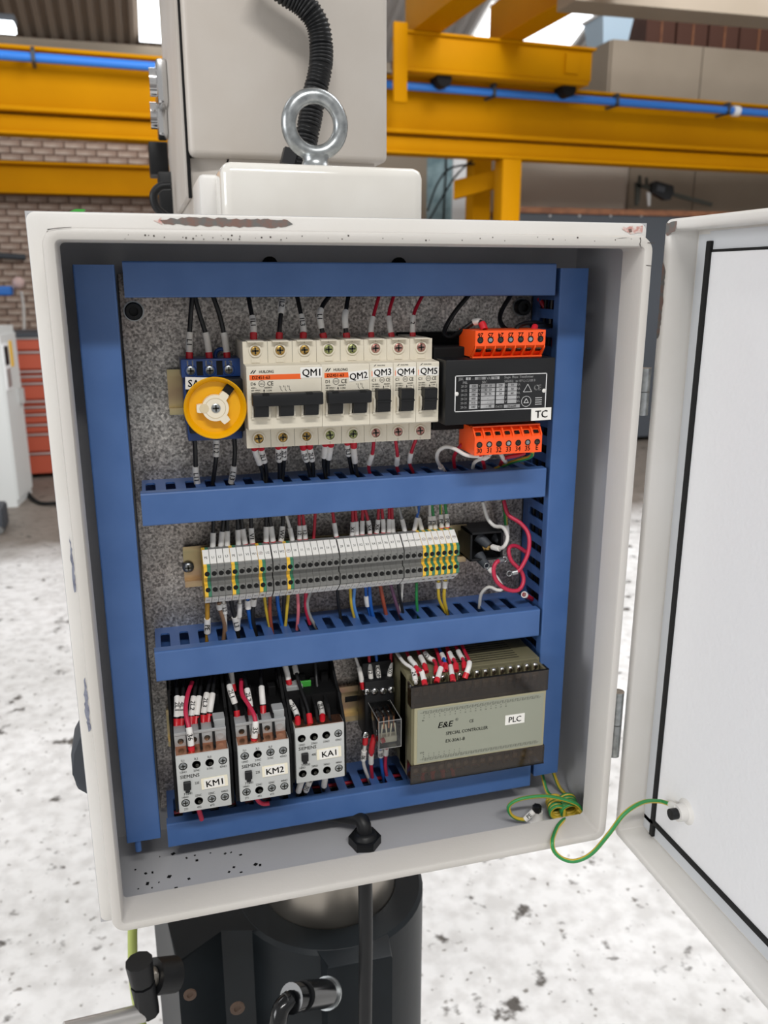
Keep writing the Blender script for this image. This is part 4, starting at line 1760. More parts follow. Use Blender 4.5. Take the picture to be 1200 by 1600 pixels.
for t, u, v in (('100', .267, .905), ('5', .14, .905), ('TH', .43, .905), ('220', .2, .70), ('230', .2, .585), ('380', .2, .47), ('400', .2, .355), ('415', .2, .24), ('440', .2, .125),
                ('30  31', .355, .70), ('32  33', .355, .585), ('34  35', .355, .47), ('-', .355, .355), ('-', .355, .24), ('-  PE', .37, .125),
                ('220', .49, .70), ('24', .49, .585), ('24', .49, .47), ('10', .62, .70), ('30', .62, .585), ('60', .62, .47), ('2016.09', .62, .105)):
    m.text(t, (x0 + w_ * u, yy, z0 + h_ * v), 1.7, ws=.9)
m.build('stamped_figure', 'ink', sf)
for u in (.02, .975):
    m = MB()
    m.lathe([(1.7, 0), (1.5, -.5), (.7, -.9)], (x0 + w_ * u, YTC - .2, z0 + h_ * .5), (0, 1, 0), 12)
    m.build('rivet', 'sleeve', rp, smooth=50)
a, b = U(831, 638, YTC - 1), U(861, 656, YTC - 1)
m = MB()
plate(m, a.x, b.x, b.z, a.z, YTC - .1, .5, 1)
st = m.build('name_sticker', 'sticker', T)
m = MB()
m.text('TC', ((a.x + b.x) / 2, YTC - .8, (a.z + b.z) / 2), 5.6, a=1)
m.build('lettering', 'ink', st)


def orange_block(top):
    """seven-way screw terminal: number band, screw holes, sloping compartments"""
    s = 1 if top else -1
    f = 40 if top else 38
    if top:
        pa, pb, pc = U(743, 517, f), U(853, 512, f), U(743, 541, f)
    else:
        pa, pb, pc = U(741, 712, f), U(846, 704, f), U(740, 687, f)
    X0, X1 = pa.x, pb.x
    zb, zi = pa.z, pc.z                 # outer band edge, inner band edge
    zs = zi - s * 8.5
    m = MB()
    P = [(f, zb), (f, zi), (f + 10, zs), (f + 34, zs), (f + 34, zb)]
    m.prism([(X0, y, z) for y, z in P], (X1 - X0, 0, 0))
    ob = m.build('terminal_strip', 'orange', T)
    tag(ob, 'bright orange terminal strip numbered ' + ('20 to 26' if top else '30 to 35'), None)
    pw = (X1 - X0) / 7
    m = MB()
    for i in range(8):
        x = X0 + pw * i
        x = min(max(x, X0 + .45), X1 - .45)
        m.prism([(x - .45, f - .02, zi - s * .1), (x - .45, f + .2, zi - s * 1), (x - .45, f + 9.4, zs), (x - .45, f + 5.2, zs), (x - .45, f - .02, zi - s * 2.0)], (.9, 0, 0))
    m.prism([(X0, f - .02, zi), (X0, f + 1.0, zi - s * 1.0), (X0, f + 1.6, zi), ], (X1 - X0, 0, 0))
    m.prism([(X0, f + 4.6, zs + s * .3), (X0, f + 10, zs + s * .4), (X0, f + 10, zs - s * .8), (X0, f + 4.6, zs - s * .8)], (X1 - X0, 0, 0))
    m.build('compartment_wall', 'orange', ob)
    m = MB()
    names = ('26', '25', '24', '23', '22', '21', '20') if top else ('30', '31', '32', '33', '34', '35', 'E')
    zn = zb - s * 3.6
    for i, t in enumerate(names):
        m.text(t, (X0 + pw * (i + .5), f - .12, zn), 3.7, a=180 if top else 0, ws=.85)
    m.build('lettering', 'ink', ob)
    for i in range(7):
        xc = X0 + pw * (i + .5)
        zc = zi + s * 4.4
        m = MB()
        m.lathe([(2.5, -.08), (2.4, 0)], (xc, f, zc), (0, 1, 0), 14)
        q = m.build('screw_hole', 'hole', ob)
        m = MB()
        m.lathe([(1.6, -.12), (1.2, -.2)], (xc, f, zc), (0, 1, 0), 10)
        m.box(xc - 1.6, xc + 1.6, f - .26, f - .16, zc - .3, zc + .3)
        m.build('screw_head', 'zinc' if i % 2 else 'screw_dark', q, smooth=40)
        m = MB()
        zz = zi - s * 2.2
        m.prism([(xc - 2, f + 2.3, zz), (xc + 2, f + 2.3, zz), (xc + 2, f + 4.4, zz - s * 1.8), (xc - 2, f + 4.4, zz - s * 1.8)], (0, -.5, -s * .8))
        m.build('wire_clamp', 'screw_dark', ob)


orange_block(True)
orange_block(False)

# ================================================================== terminal strip
ORD = ['leftmost', 'second', 'third', 'fourth', 'fifth', 'sixth', 'seventh', 'eighth', 'ninth', 'tenth', 'eleventh', 'twelfth', 'thirteenth', 'fourteenth', 'fifteenth',
       'sixteenth', 'seventeenth', 'eighteenth', 'nineteenth', 'twentieth', 'twenty-first', 'twenty-second', 'twenty-third', 'twenty-fourth', 'twenty-fifth', 'twenty-sixth',
       'twenty-seventh', 'twenty-eighth', 'twenty-ninth', 'thirtieth', 'thirty-first', 'thirty-second', 'thirty-third', 'thirty-fourth', 'thirty-fifth', 'thirty-sixth',
       'thirty-seventh', 'thirty-eighth', 'rightmost']
names = ['PE', 'L1', 'L2', 'L3', 'PE', 'U1', 'V1', 'W1', 'E', 'U2', 'V2', 'W2', 'E', '10', '11', '12', '13', '14', '16', '17', '29', '30', '31',
         'X2', 'X3', 'X4', 'X5', 'X6', 'X7', 'Y0', 'COM', 'COM', 'COM', 'E', 'E', 'E', 'E', 'E', 'E']
ZT0 = -5.5
X = -120.6
PT = 5.36
term_prof = [(106, -17), (106, 17), (96, 21), (85, 21), (73.5, 12.5), (72.4, 12), (72.4, 3.4), (77, 2.6), (77, -2.6), (72.4, -3.4), (72.4, -12), (73.5, -12.5), (85, -21), (96, -21)]


def half_prism(mb, a, b): mb.prism([(a, y - 114, z) for y, z in term_prof], (b - a, 0, 0))


mesh_cache = {}
term_x = []
for i, nm in enumerate(names):
    pe = i in (0, 4, 8, 12) or i >= 33
    if i in (10, 20, 30): X += .75
    word = 'an earth symbol' if nm == 'E' else nm
    root = thing('terminal_block', ('%s terminal block tagged %s, %s on the strip' % ('yellow-green earth' if pe else 'grey', word, ORD[i] + ('' if i in (0, 38) else ' from left'))),
                 'terminal block', (X, 114, ZT0), 'terminal blocks on the middle rail')
    term_x.append(X)
    key = 'pe' if pe else 'g'

    def part(name, mt, fn, cache=True, parent=root):
        k = (key, name)
        if cache and k in mesh_cache:
            o = bpy.data.objects.new(name, mesh_cache[k])
            COL.objects.link(o)
            o.parent = parent
            return o
        m = MB()
        fn(m)
        o = m.build(name, mt, parent, smooth=0, local=True)
        mesh_cache[k] = o.data
        return o

    def f_body(m):
        if pe:
            m.mi = 0
            half_prism(m, .05, PT * .5)
            m.mi = 1
            half_prism(m, PT * .5, PT - .12)
        else:
            half_prism(m, .05, PT - .12)
    part('body', ['term_yellow', 'term_green'] if pe else 'term_grey', f_body)

    def f_hole(zz):
        def f(m):
            m.lathe([(2.0, -.06), (1.95, .4)], (PT / 2 - .1, -41.6, zz), (0, 1, 0), 14)
            if not pe:
                m.box(PT - .75, PT - .45, -41.66, -41.5, zz - 1.5, zz + 3.1)
                m.box(PT - 1.7, PT - .45, -41.66, -41.5, (zz + 2.7) if zz > 0 else zz - 1.9, (zz + 3.1) if zz > 0 else zz - 1.5)
        return f
    part('clamp_hole', 'hole', f_hole(6.6))
    key += 'b'
    part('clamp_hole', 'hole', f_hole(-6.6))

    def f_tag(s):
        def f(m):
            d = Vector((0, -11.5, -8.5 * s)).normalized()
            nrm = Vector((0, -8.5, 11.5 * s)).normalized()
            a = Vector((.25, -28.6, 20.8 * s)) - d * 1.0
            L = 13.6
            m.prism([a, a + Vector((PT - .5, 0, 0)), a + Vector((PT - .5, 0, 0)) + d * L, a + d * L], nrm * 1.1)
        return f
    t1 = part('marker_tag', 'sticker', f_tag(1))
    key += 'c'
    t2 = part('marker_tag', 'sticker', f_tag(-1))
    for t_, s in ((t1, 1), (t2, -1)):
        nrm = Vector((0, -8.5, 11.5 * s)).normalized()
        up = Vector((0, 11.5 * s, 8.5)).normalized() if s > 0 else Vector((0, -11.5, 8.5)).normalized()
        xr = Vector((1, 0, 0))
        RM = Matrix((xr, up, nrm)).transposed()
        c = Vector((PT / 2, -28.6 - 11.5 * .47, (20.8 - 8.5 * .47) * s)) + nrm * 1.2
        m = MB()
        if nm == 'E':
            m.torus(c, nrm, 1.5, .14, 16, 4)
            for k, wd in ((.6, .3), (0, .7), (-.6, 1.0)):
                q = c - up * k * .6
                m.tube([q - xr * wd, q + xr * wd], .12, 4)
        else:
            m.text(nm, c, 2.1 if len(nm) < 3 else 1.6, R=RM, ws=.8)
        m.build('lettering', 'ink_grey' if nm != 'E' else 'chip', t_, local=True)
    X += PT

# ================================================================== bridge rectifier
r = thing('bridge_rectifier', 'square black rectifier box with rubber boots right of the terminal strip', 'rectifier', (125, 121, -5))
a, b = U(737, 833, 90), U(787, 873, 90)
m = MB()
X0, X1, Z0, Z1 = a.x - 1, b.x - 1, b.z, a.z
for q in ((X0, X0 + 2, Z0, Z1), (X1 - 2, X1, Z0, Z1), (X0, X1, Z0, Z0 + 2), (X0, X1, Z1 - 2, Z1)):
    m.box(q[0], q[1], 90, 121, q[2], q[3], .3, 1)
m.build('case', 'black', r)
m = MB()
m.box(X0 + 2, X1 - 2, 108, 121, Z0 + 2, Z1 - 2)
m.build('potting', 'black_matte', r)
for p0, p1, rr in (((747, 838, 100), (764, 853, 92), 5.2), ((775, 838, 104), (782, 846, 98), 5), ((748, 868, 98), (760, 884, 88), 5.2)):
    m = MB()
    m.cyl(U(*p0), U(*p1), rr, rr * .7, n=12)
    m.build('rubber_boot', 'bench_dark', r, smooth=40)
m = MB()
a = U(759, 853, 96)
m.lathe([(4, 0), (4, -2), (2.4, -3), (2.4, -5)], a, (0, 1, 0), 6)
m.build('brass_nut', 'brass', r)


# ================================================================== contactors
def contactor(label, x0, zt, yf, tagname, tier, code, lever_code):
    w, h = 40.6, 50.0
    B = thing('contactor', label, 'contactor', (x0 + w / 2, 114, zt - 25), 'grey contactors on the bottom rail')
    x1 = x0 + w
    m = MB()
    m.box(x0, x1, yf, yf + 14, zt - h, zt, .7, 2)
    fc = m.build('front_cover', 'contactor', B, smooth=30)
    m = MB()
    m.box(x0 - .5, x1 + .5, yf + 14, 113, zt - h + 2, zt - 3)
    m.box(x0 - .5, x1 + .5, yf + 30, 113, zt - 10, zt + 13)
    m.box(x0 + 1, x1 - 1, 97, 112, zt + 10, min(zt + 42, -89))
    m.build('body', 'black_matte', B)
    for xs in (x0 - 2.6, x1 + .4):
        m = MB()
        P = [(yf + 5, zt - h - 2), (yf + 4, zt - 6), (yf + 9, zt + 1), (yf + 24, zt + 15), (yf + 34, zt + 18), (yf + 62, min(zt + 42, -90)), (112, min(zt + 42, -90)), (112, zt - h - 2)]
        m.prism([(xs, y, z) for y, z in P], (2.2, 0, 0))
        m.build('side_wall', 'black_matte', B)
    for i in range(4):                                   # small black lugs across the rear
        m = MB()
        xx = x0 + 2 + i * 10
        m.box(xx, xx + 6.5, yf + 50, yf + 62, zt + 10, zt + 18 + (i % 2) * 4, .6, 1)
        m.build('rear_lug', 'black_matte', B)
    m = MB()
    m.box(x0 + .5, x1 - .5, yf + 1.4, yf + 14.5, zt - 2, zt + .25)
    m.build('copper_strip', 'copper', B)
    if tier:
        m = MB()
        m.box(x0 + .2, x1 - .4, yf + 14, yf + 27, zt - 2, zt + 11.5, .5, 2)
        m.box(x0 + .2, x1 - .4, yf + 13.2, yf + 15, zt + 9.8, zt + 12.2, .3, 1)
        m.box(x1 - 9.5, x1 - .4, yf + 18, yf + 30, zt + 11, zt + 17, .5, 1)
        td = m.build('terminal_deck', 'contactor_mid', B, smooth=30)
        for i in range(4):
            xc = x0 + 5 + i * 10.2
            m = MB()
            m.lathe([(3.1, 0), (3.0, -.25), (2.5, -.3), (2.3, .1 if i < 3 else -.2)], (xc, yf + 14, zt + 4.6), (0, 1, 0), 16)
            q = m.build('screw_ring', 'contactor_mid', td, smooth=40)
            if i < 3:
                m = MB()
                m.lathe([(2.3, -.32), (2.0, -.4)], (xc, yf + 14, zt + 4.6), (0, 1, 0), 14)
                m.build('screw_hole', 'screw_dark', td, smooth=40)
    for i in range(3):
        xc = x0 + 10.1 + i * 10.2
        m = MB()
        P = [(yf + .8, zt - 4.5), (yf + .8, zt - .5), (yf + 8, zt + 1), (yf + 12.6, zt + 8), (yf + 16, zt + 15 if tier else zt + 10), (yf + 34, zt + 15 if tier else zt + 12), (yf + 34, zt - 4.5)]
        m.prism([(xc - 1, y, z) for y, z in P], (2.0, 0, 0))
        m.build('phase_barrier', 'black_matte', B)
    # front screws
    dark_top = {'KM1': (1, 2), 'KM2': (1,), 'KA1': (0, 1, 2)}[tagname]
    dark_bot = {'KM1': (1,), 'KM2': (1,), 'KA1': (0, 1, 2)}[tagname]
    for zz, dk in ((zt - 9.2, dark_top), (zt - 41.5, dark_bot)):
        for i in range(4):
            xc = x0 + 5.3 + i * 10.1
            m = MB()
            m.lathe([(3.35, 0), (3.3, -.12), (2.9, -.15), (2.8, .3)], (xc, yf, zz), (0, 1, 0), 18)
            q = m.build('screw_well', 'hole' if i in dk else 'screw_dark', fc, smooth=40)
            if i not in dk:
                m = MB()
                screw_mesh(m, (xc, yf + .2, zz), 2.75)
                m.build('terminal_screw', ['zinc', 'screw_dark'], fc, smooth=40)
            else:
                m = MB()
                m.lathe([(1.5, -.18), (1.2, -.3)], (xc + .6, yf, zz - .9), (0, 1, 0), 10)
                m.build('terminal_screw', 'screw_dark', fc, smooth=40)
    m = MB()
    y = yf - .1
    if tagname == 'KA1':
        rows = ((zt - 15, ('13NO', '23NO', '33NO', '43NO')), (zt - 36, ('14NO', '24NO', '34NO', '44NO')))
    else:
        rows = ((zt - 4.2, ('1L1', '3L2', '5L3', '')), (zt - 14.3, ('13NO', '21NC', '31NC', '43NO')), (zt - 36.4, ('14NO', '22NC', '32NC', '44NO')), (zt - 47, ('2T1', '4T2', '6T3', '')))
    for zz, tx in rows:
        for i, t in enumerate(tx):
            if t: m.text(t, (x0 + 5.3 + i * 10.1, y, zz), 1.75, ws=.8)
    m.text('SIEMENS', (x0 + 2.6, y, zt - 18.4), 2.9, align='l', ws=.93)
    m.text(code, (x0 + 13.3, y, zt - 25.3), 2.0, align='l', ws=.8)
    m.text(lever_code, (x0 + 4.4, y, zt - 33.6), 2.1, align='l', ws=.85)
    m.build('printed_text', 'ink_grey', fc)
    m = MB()
    m.box(x0 + 4.6, x0 + 10.2, yf - 2.2, yf + 1, zt - 29.5, zt - 22.5, .4, 1)
    m.box(x0 + 5.8, x0 + 9.2, yf - 1.6, yf + 1, zt - 32, zt - 29, .3, 1)
    m.build('test_slider', 'black', B)
    ang = {'KM1': 4, 'KM2': 2, 'KA1': 3}[tagname]
    sx = {'KM1': 28.3, 'KM2': 28.5, 'KA1': 27.5}[tagname]
    sz = zt - {'KM1': 26.8, 'KM2': 25.4, 'KA1': 25.8}[tagname]
    m = MB()
    plate(m, x0 + sx - 10.2, x0 + sx + 10.2, sz - 4.7, sz + 4.7, yf, .8, ang * .3)
    hd = m.build('label_holder', 'sticker_cream', B)
    m = MB()
    plate(m, x0 + sx - 8.2, x0 + sx + 7.8, sz - 4.2, sz + 4.4, yf - .8, .2, ang)
    m.build('name_sticker', 'sticker', hd)
    m = MB()
    m.text(tagname, (x0 + sx, yf - 1.12, sz), 5.1, a=ang, ws=1.02)
    m.build('lettering', 'ink', hd)
    return B


contactor('grey contactor with sticker KM1, nearest the left duct', -152.2, -131.2, 35, 'KM1', True, '22E', '3TB41')
contactor('grey contactor with sticker KM2, middle of three', -104.8, -130.0, 35, 'KM2', True, '22E', '3TB41')
KA = contactor('grey contactor relay with sticker KA1, right of three', -58.0, -126.6, 43, 'KA1', False, '40E', '3TH30')
for px, py in ((384, 1084), (478, 1071)):
    a = U(px, py, 88)
    m = MB()
    m.box(a.x - 4.5, a.x + 4.5, 88, 90, a.z - 4, a.z + 4, .3, 1)
    tag(m.build('green_coil_tab', 'green_tab', KA if px > 450 else [o for o in bpy.data.objects if o.name == 'contactor.001'][0]), 'bright green coil tab', None)
for px, py in ((459, 1087), (520, 1100)):
    a = U(px, py, 84)
    m = MB()
    m.box(a.x - 8, a.x + 8, 84, 96, a.z - 8, a.z + 9, .6, 1)
    q = m.build('coil_terminal', 'contactor_mid' if px < 500 else 'black', KA)
    m = MB()
    m.lathe([(3.6, 0), (3.2, -.4)], (a.x, 84, a.z), (0, 1, 0), 14)
    m.build('screw_hole', 'screw_dark', q, smooth=40)

# ================================================================== plug-in relay
r = thing('relay', 'clear plug-in relay on a black socket beside the controller', 'relay', (18, 114, -150))
YRf = 52
fl, fr_, fb = U(592, 1127.5, YRf), U(627, 1124.5, YRf), U(592, 1171, YRf)
rx0, rx1, rz1, rz0 = fl.x, fr_.x, (fl.z + fr_.z) / 2, fb.z
ryb = UZ(575, 1098, rz1).y
m = MB()
m.box(rx0 - 3, rx1 + 4, ryb, 114, rz0 - 10, rz1 + 20, 1, 2)
m.box(rx0 - 3, rx1 + 4, ryb + 8, 114, rz1 + 20, rz1 + 34, 1, 2)
sk = m.build('socket', 'black', r, smooth=30)
for px, py in ((571.5, 1077), (583.5, 1076.5), (596.5, 1076), (609, 1074)):
    a = U(px, py, ryb + 4)
    pan_screw(sk, (a.x, ryb - .2 if a.z < rz1 + 20 else ryb + 8, a.z), 3.4, 'chrome', name='terminal_screw')
a = U(571, 1148, 72)
pan_screw(sk, a, 3.6, 'chrome', name='terminal_screw')
m = MB()
m.box(rx0, rx1, YRf, ryb, rz0, rz1, .8, 2)
cs = m.build('clear_case', 'clear_plastic', r, smooth=30)
m = MB()
e = .28
for p0, p1 in (((rx0, YRf, rz1), (rx1, YRf, rz1)), ((rx0, YRf, rz1), (rx0, ryb, rz1)), ((rx1, YRf, rz1), (rx1, ryb, rz1)), ((rx0, YRf, rz0), (rx0, YRf, rz1)), ((rx1, YRf, rz0), (rx1, YRf, rz1)), ((rx0, YRf, rz0), (rx1, YRf, rz0))):
    m.cyl(p0, p1, e, n=6)
m.build('case_edge', 'w_grey', cs)
xm = (rx0 + rx1) / 2
m = MB()
for i in range(4):
    xx = rx0 + 3 + i * (rx1 - rx0 - 6) / 3
    m.box(xx - .8, xx + .8, YRf + 12, ryb - 4, rz1 - 3, rz1 - 2)
    m.box(xx - .6, xx + .6, YRf + 12, YRf + 13, rz1 - 14, rz1 - 2)
m.build('contact_spring', 'copper', r)
m = MB()
m.box(rx0 + 2, rx1 - 2, YRf + 16, ryb - 1, rz0 + 2, rz1 - 5, 1)
m.build('coil', 'bench_dark', r)
m = MB()
for i in range(4):
    xx = rx0 + 4 + i * 4
    m.box(xx - .5, xx + .5, YRf + 5, YRf + 6, rz0 + 8, rz1 - 6, R=Matrix.Rotation(.1 * (-1) ** i, 3, 'Y'))
m.box(rx0 + 3, rx1 - 2, YRf + 5, YRf + 12, rz0 + 2, rz0 + 8, .6, 1)
m.build('armature', 'sticker_cream', r)
m = MB()
m.box(rx0 + 3, rx0 + 6.5, YRf + 3.5, YRf + 4.5, rz0 + 3, rz0 + 8, .4, 1, R=Matrix.Rotation(-.35, 3, 'Y'))
tag(m.build('indicator_flag', 'red_ferrule', r), 'small red indicator flag', None)

# ================================================================== programmable controller
YC = 45
P0, P1 = U(643, 1073, YC), U(858, 1046, YC)
px0, px1 = P0.x, P1.x
zt_c = (P0.z + P1.z) / 2
zb_c = (U(643, 1224, YC).z + U(853, 1194, YC).z) / 2
G = thing('programmable_controller', 'olive grey controller with smoked covers and silver label PLC', 'controller', ((px0 + px1) / 2, 114, zb_c))
m = MB()
m.box(px0 + .8, px1 - .8, 62, 113, zb_c + 2, zt_c + 3.4, 1, 2)
m.box(px0 + .8, px0 + 3.2, 47, 80, zb_c + 1, zt_c - 1.0)
m.box(px1 - 3.2, px1 - .8, 47, 80, zb_c + 1, zt_c - 1.0)
zl1, zl0 = (U(650, 1104, YC).z + U(853, 1083, YC).z) / 2, (U(650, 1194, YC).z + U(850, 1166, YC).z) / 2
m.box(px0 + 3.2, px1 - 3.2, 52, 63, zl0 + 1, zl1 - 1)
bd = m.build('body', 'plc', G, smooth=30)
m = MB()
for k in range(9):                                   # cooling slots on top
    y = 68 + k * 4.4
    m.box(px0 + 36, px1 - 18, y, y + 1.2, zt_c + 3.35, zt_c + 3.5)
m.build('vent_slot', 'hole', bd)
m = MB()
for yv in (60, 82):
    m.box(px0 + .7, px0 + .85, yv, yv + 1.2, zb_c + 12, zt_c - 12)
m.build('side_groove', 'black_matte', bd)
# terminal rows with screws
nS = 15
for row_, (zc, yq) in enumerate(((zt_c - .4, 57), (zb_c + 8, 57))):
    m = MB()
    m.box(px0 + 4, px1 - 4, yq, 63, zc - (19 if row_ == 0 else 6), zc + (3 if row_ == 0 else 14))
    tb = m.build('terminal_row', 'plc', G)
    for i in range(nS):
        xx = px0 + 8 + i * (px1 - px0 - 16) / (nS - 1)
        m = MB()
        m.box(xx - .5 - 3.9, xx - 3.9 + .5, yq - 5, yq + 2, zc - (18 if row_ == 0 else 6), zc + (2.9 if row_ == 0 else 12))
        m.build('divider', 'plc', tb)
        if row_ == 0:
            pan_screw(tb, (xx, yq - .2, zc - 1.0), 3.1, 'chrome', name='terminal_screw')
            m = MB()
            m.lathe([(2.8, 0), (2.2, -1)], (xx, yq, zc - 12.5), (0, 1, 0), 10)
            m.build('clamp_plate', 'zinc', tb, smooth=40)
        else:
            m = MB()
            m.lathe([(2.8, 0), (2.2, -1.2)], (xx, yq, zc - 2), (0, 1, 0), 10)
            m.build('terminal_screw', 'zinc', tb, smooth=40)
for za, zb_, nm_ in ((zl1 + .3, zt_c, 'smoked_cover'), (zb_c, zl0 - .3, 'smoked_cover')):
    m = MB()
    m.box(px0, px1, YC, YC + 1.3, za, zb_, .4, 1)
    m.box(px0, px0 + 1.2, YC + 1.3, YC + 11, za, zb_)
    m.box(px1 - 1.2, px1, YC + 1.3, YC + 11, za, zb_)
    m.build(nm_, 'smoked', G)
for za, zb_ in ((zt_c - .7, zt_c + .1), (zb_c - .1, zb_c + .7)):
    m = MB()
    m.box(px0 - .1, px1 + .1, YC - .1, YC + 1.4, za, zb_)
    m.build('cover_edge', 'black_matte', G)
m = MB()
m.box(px0 + 3, px1 - 1.5, YC + .2, 52, zl0, zl1, .4, 1)
lf = m.build('label_frame', 'plc_frame', G)
m = MB()
lx0, lx1, lz0, lz1 = px0 + 5.5, px1 - 3.6, zl0 + 1.6, zl1 - 1.6
m.box(lx0, lx1, YC, YC + .3, lz0, lz1)
m.build('label', 'plc_label', lf)
m = MB()
yy = YC - .08
lw, lh = lx1 - lx0, lz1 - lz0
step = (lw - 9) / 23
for (zz, s_) in ((lz1 - 3.0, -1), (lz0 + 3.0, 1)):
    for i in range(23):
        xx = lx0 + 5 + i * step
        m.box(xx, xx + step * .78, yy, yy + .05, zz + 1.0, zz + 1.2)
        m.box(xx + step * .3, xx + step * 1.05, yy, yy + .05, zz - 1.2, zz - 1.0)
        m.box(xx, xx + .2, yy, yy + .05, zz - 1.0, zz + 1.2)
        m.box(xx + step * .5, xx + step * .5 + .2, yy, yy + .05, zz - 1.2, zz + 1.0)
        if (s_ < 0 and i < 17) or (s_ > 0 and i < 8):
            m.text(str(i if i < 8 else i + 2), (xx + .8, yy, zz + s_ * 4.8), 1.15, ws=.8)
            m.box(xx + .5, xx + 1.1, yy, yy + .05, zz + s_ * 2.6 - .3, zz + s_ * 2.6 + .3)
    m.box(lx0 + 2.5, lx1 - 3, yy, yy + .05, zz - .08, zz + .08)
m.text('IN', (lx0 + 5, yy, lz1 - 10.2), 1.2)
m.text('OUT', (lx0 + 4.5, yy, lz0 + 9.6), 1.2)
m.text('SPECIAL CONTROLLER', (lx0 + lw * .222, yy, lz0 + lh * .49), 2.9, align='l', ws=.88)
m.text('EX-30A1-B', (lx0 + lw * .222, yy, lz0 + lh * .345), 3.0, align='l', ws=.88)
m.text('CE', (lx0 + lw * .42, yy, lz0 + lh * .66), 2.7, ws=.85)
sh = Matrix(((1, .22, 0), (0, 1, 0), (0, 0, 1)))
m.text('E&E', (lx0 + lw * .165, yy, lz0 + lh * .665), 5.2, align='l', R=FRONT @ sh, ws=1.08)
m.text('R', (lx0 + lw * .305, yy, lz0 + lh * .73), 1.2)
m.torus((lx0 + lw * .305, yy, lz0 + lh * .73), (0, 1, 0), 1.2, .12, 18, 4)
m.build('printed_text', 'ink', lf)
a, b = U(790, 1114, YC - .2), U(819, 1133, YC - .2)
m = MB()
plate(m, a.x, b.x, (a.z + b.z) / 2 - 4.6, (a.z + b.z) / 2 + 4.6, YC, .3, 0)
st = m.build('name_sticker', 'sticker', G)
m = MB()
m.text('PLC', ((a.x + b.x) / 2, YC - .4, (a.z + b.z) / 2), 5.2, ws=.95)
m.build('lettering', 'ink', st)


# ================================================================== wiring
def polylen(Q): return sum((Q[i + 1] - Q[i]).length for i in range(len(Q) - 1))


def wire(label, col, pts, r=1.55, fer=None, slv=None, text=None, group='control wires', stripe=None, lug=None, cat='wire', name='wire', slv_r=None):
    """pts: (px, py, Y mm) from the duct to the device; fer and slv are (from, to) in mm measured back from the device end"""
    Q = spline([U(*p) for p in pts], 2.5)
    Q = sorted_path(Q)
    L = polylen(Q)
    rev = Q[::-1]
    m = MB()
    if stripe:
        n0 = len(m.bm.faces)
        m.tube(Q, r, 8)
        m.bm.faces.ensure_lookup_table()
        k = 0
        for f in m.bm.faces:
            if len(f.verts) == 4:
                if k % 8 in (0, 1, 4, 5): f.material_index = 1
                k += 1
        mts = [col, stripe]
    else:
        m.tube(Q, r, 8)
        mts = col
    root = m.build(name, mts, smooth=60, origin=rev[0])
    tag(root, label, cat, group)
    if fer:
        seg = along(rev, fer[0], min(fer[1], L))
        if len(seg) > 1:
            m = MB()
            m.tube(seg, r + .95, 10)
            m.build('ferrule', 'red_ferrule', root, smooth=50)
    if slv:
        seg = along(rev, slv[0], min(slv[1], L))
        if len(seg) > 1:
            sr = slv_r or (r + .8)
            m = MB()
            m.tube(seg, sr, 12)
            so = m.build('marker_sleeve', 'sleeve', root, smooth=50)
            if text:
                mid = along(rev, (slv[0] + slv[1]) / 2 - .5, (slv[0] + slv[1]) / 2 + .5)
                c = (mid[0] + mid[-1]) / 2
                d = (seg[0] - seg[-1]).normalized()
                if d.z > 0: d = -d                     # read downwards
                nrm = (CAM * 1000 - c)
                nrm = (nrm - d * nrm.dot(d)).normalized()
                up = nrm.cross(d)
                RM = Matrix((d, up, nrm)).transposed()
                m = MB()
                m.text(text, c + nrm * (sr + .12), sr * 1.42, R=RM)
                m.build('lettering', 'ink', so)
    if lug:
        m = MB()
        d = (rev[0] - rev[1]).normalized()
        m.tube([rev[0] - d * 4, rev[0] + d * 1], r + .7, 10)
        m.torus(rev[0] + d * 3, (0, 1, 0), 2.3, .6, 18, 8)
        m.build('ring_lug', 'zinc', root, smooth=50)
    return root


# --- down from the top duct
for (x0, x1, x2, x3, t, n_) in ((301, 298, 296, 296, 'L1', 'left'), (303, 312, 323, 328, None, 'middle'), (331, 343, 351, 356, None, 'right')):
    wire('black wire into the %s top clamp of the blue isolator' % n_, 'w_black', [(x0, 458, 98), (x1, 492, 96), (x2, 528, 94), (x3, 566, 93)], 1.75, (0, 7.5), (7.5, 22), t, 'wires above the isolator')
for pts, t, slv, lab in (([(387, 458), (393, 490), (396, 510), (396, 538)], '1L1', (8.5, 22.5), 'black wire marked 1L1 into breaker QM1 first pole'),
                         ([(442, 458), (440, 482), (437, 510), (436, 538)], '1L2', (24, 40), 'black wire marked 1L2 into breaker QM1 second pole'),
                         ([(463, 458), (470, 490), (474, 515), (473, 538)], '1L3', (9, 24), 'black wire marked 1L3 into breaker QM1 third pole'),
                         ([(520, 456), (504, 478), (500, 497), (508, 538)], 'L1', (12, 28), 'bent black wire into breaker QM2 left pole'),
                         ([(545, 458), (541, 482), (539, 500), (543, 538)], None, (12, 27), 'black wire into breaker QM2 right pole from above')):
    wire(lab, 'w_black', [(p[0], p[1], y) for p, y in zip(pts, (98, 90, 82, 78))], 1.75, (0, 8.5), slv, t, 'wires above the breakers')
for pts, q, t in (([(594, 456), (585, 488), (580, 512), (581, 536)], 'QM3', None), ([(617, 456), (608, 488), (609, 508), (614, 536)], 'QM4', None), ([(663, 456), (649, 484), (645, 504), (645, 536)], 'QM5', '2')):
    wire('red wire dropping from the top duct into breaker %s' % q, 'w_red', [(p[0], p[1], y) for p, y in zip(pts, (98, 90, 82, 78))], 1.4, (0, 8), (8, 21.5), t, 'wires above the breakers', slv_r=2.2)
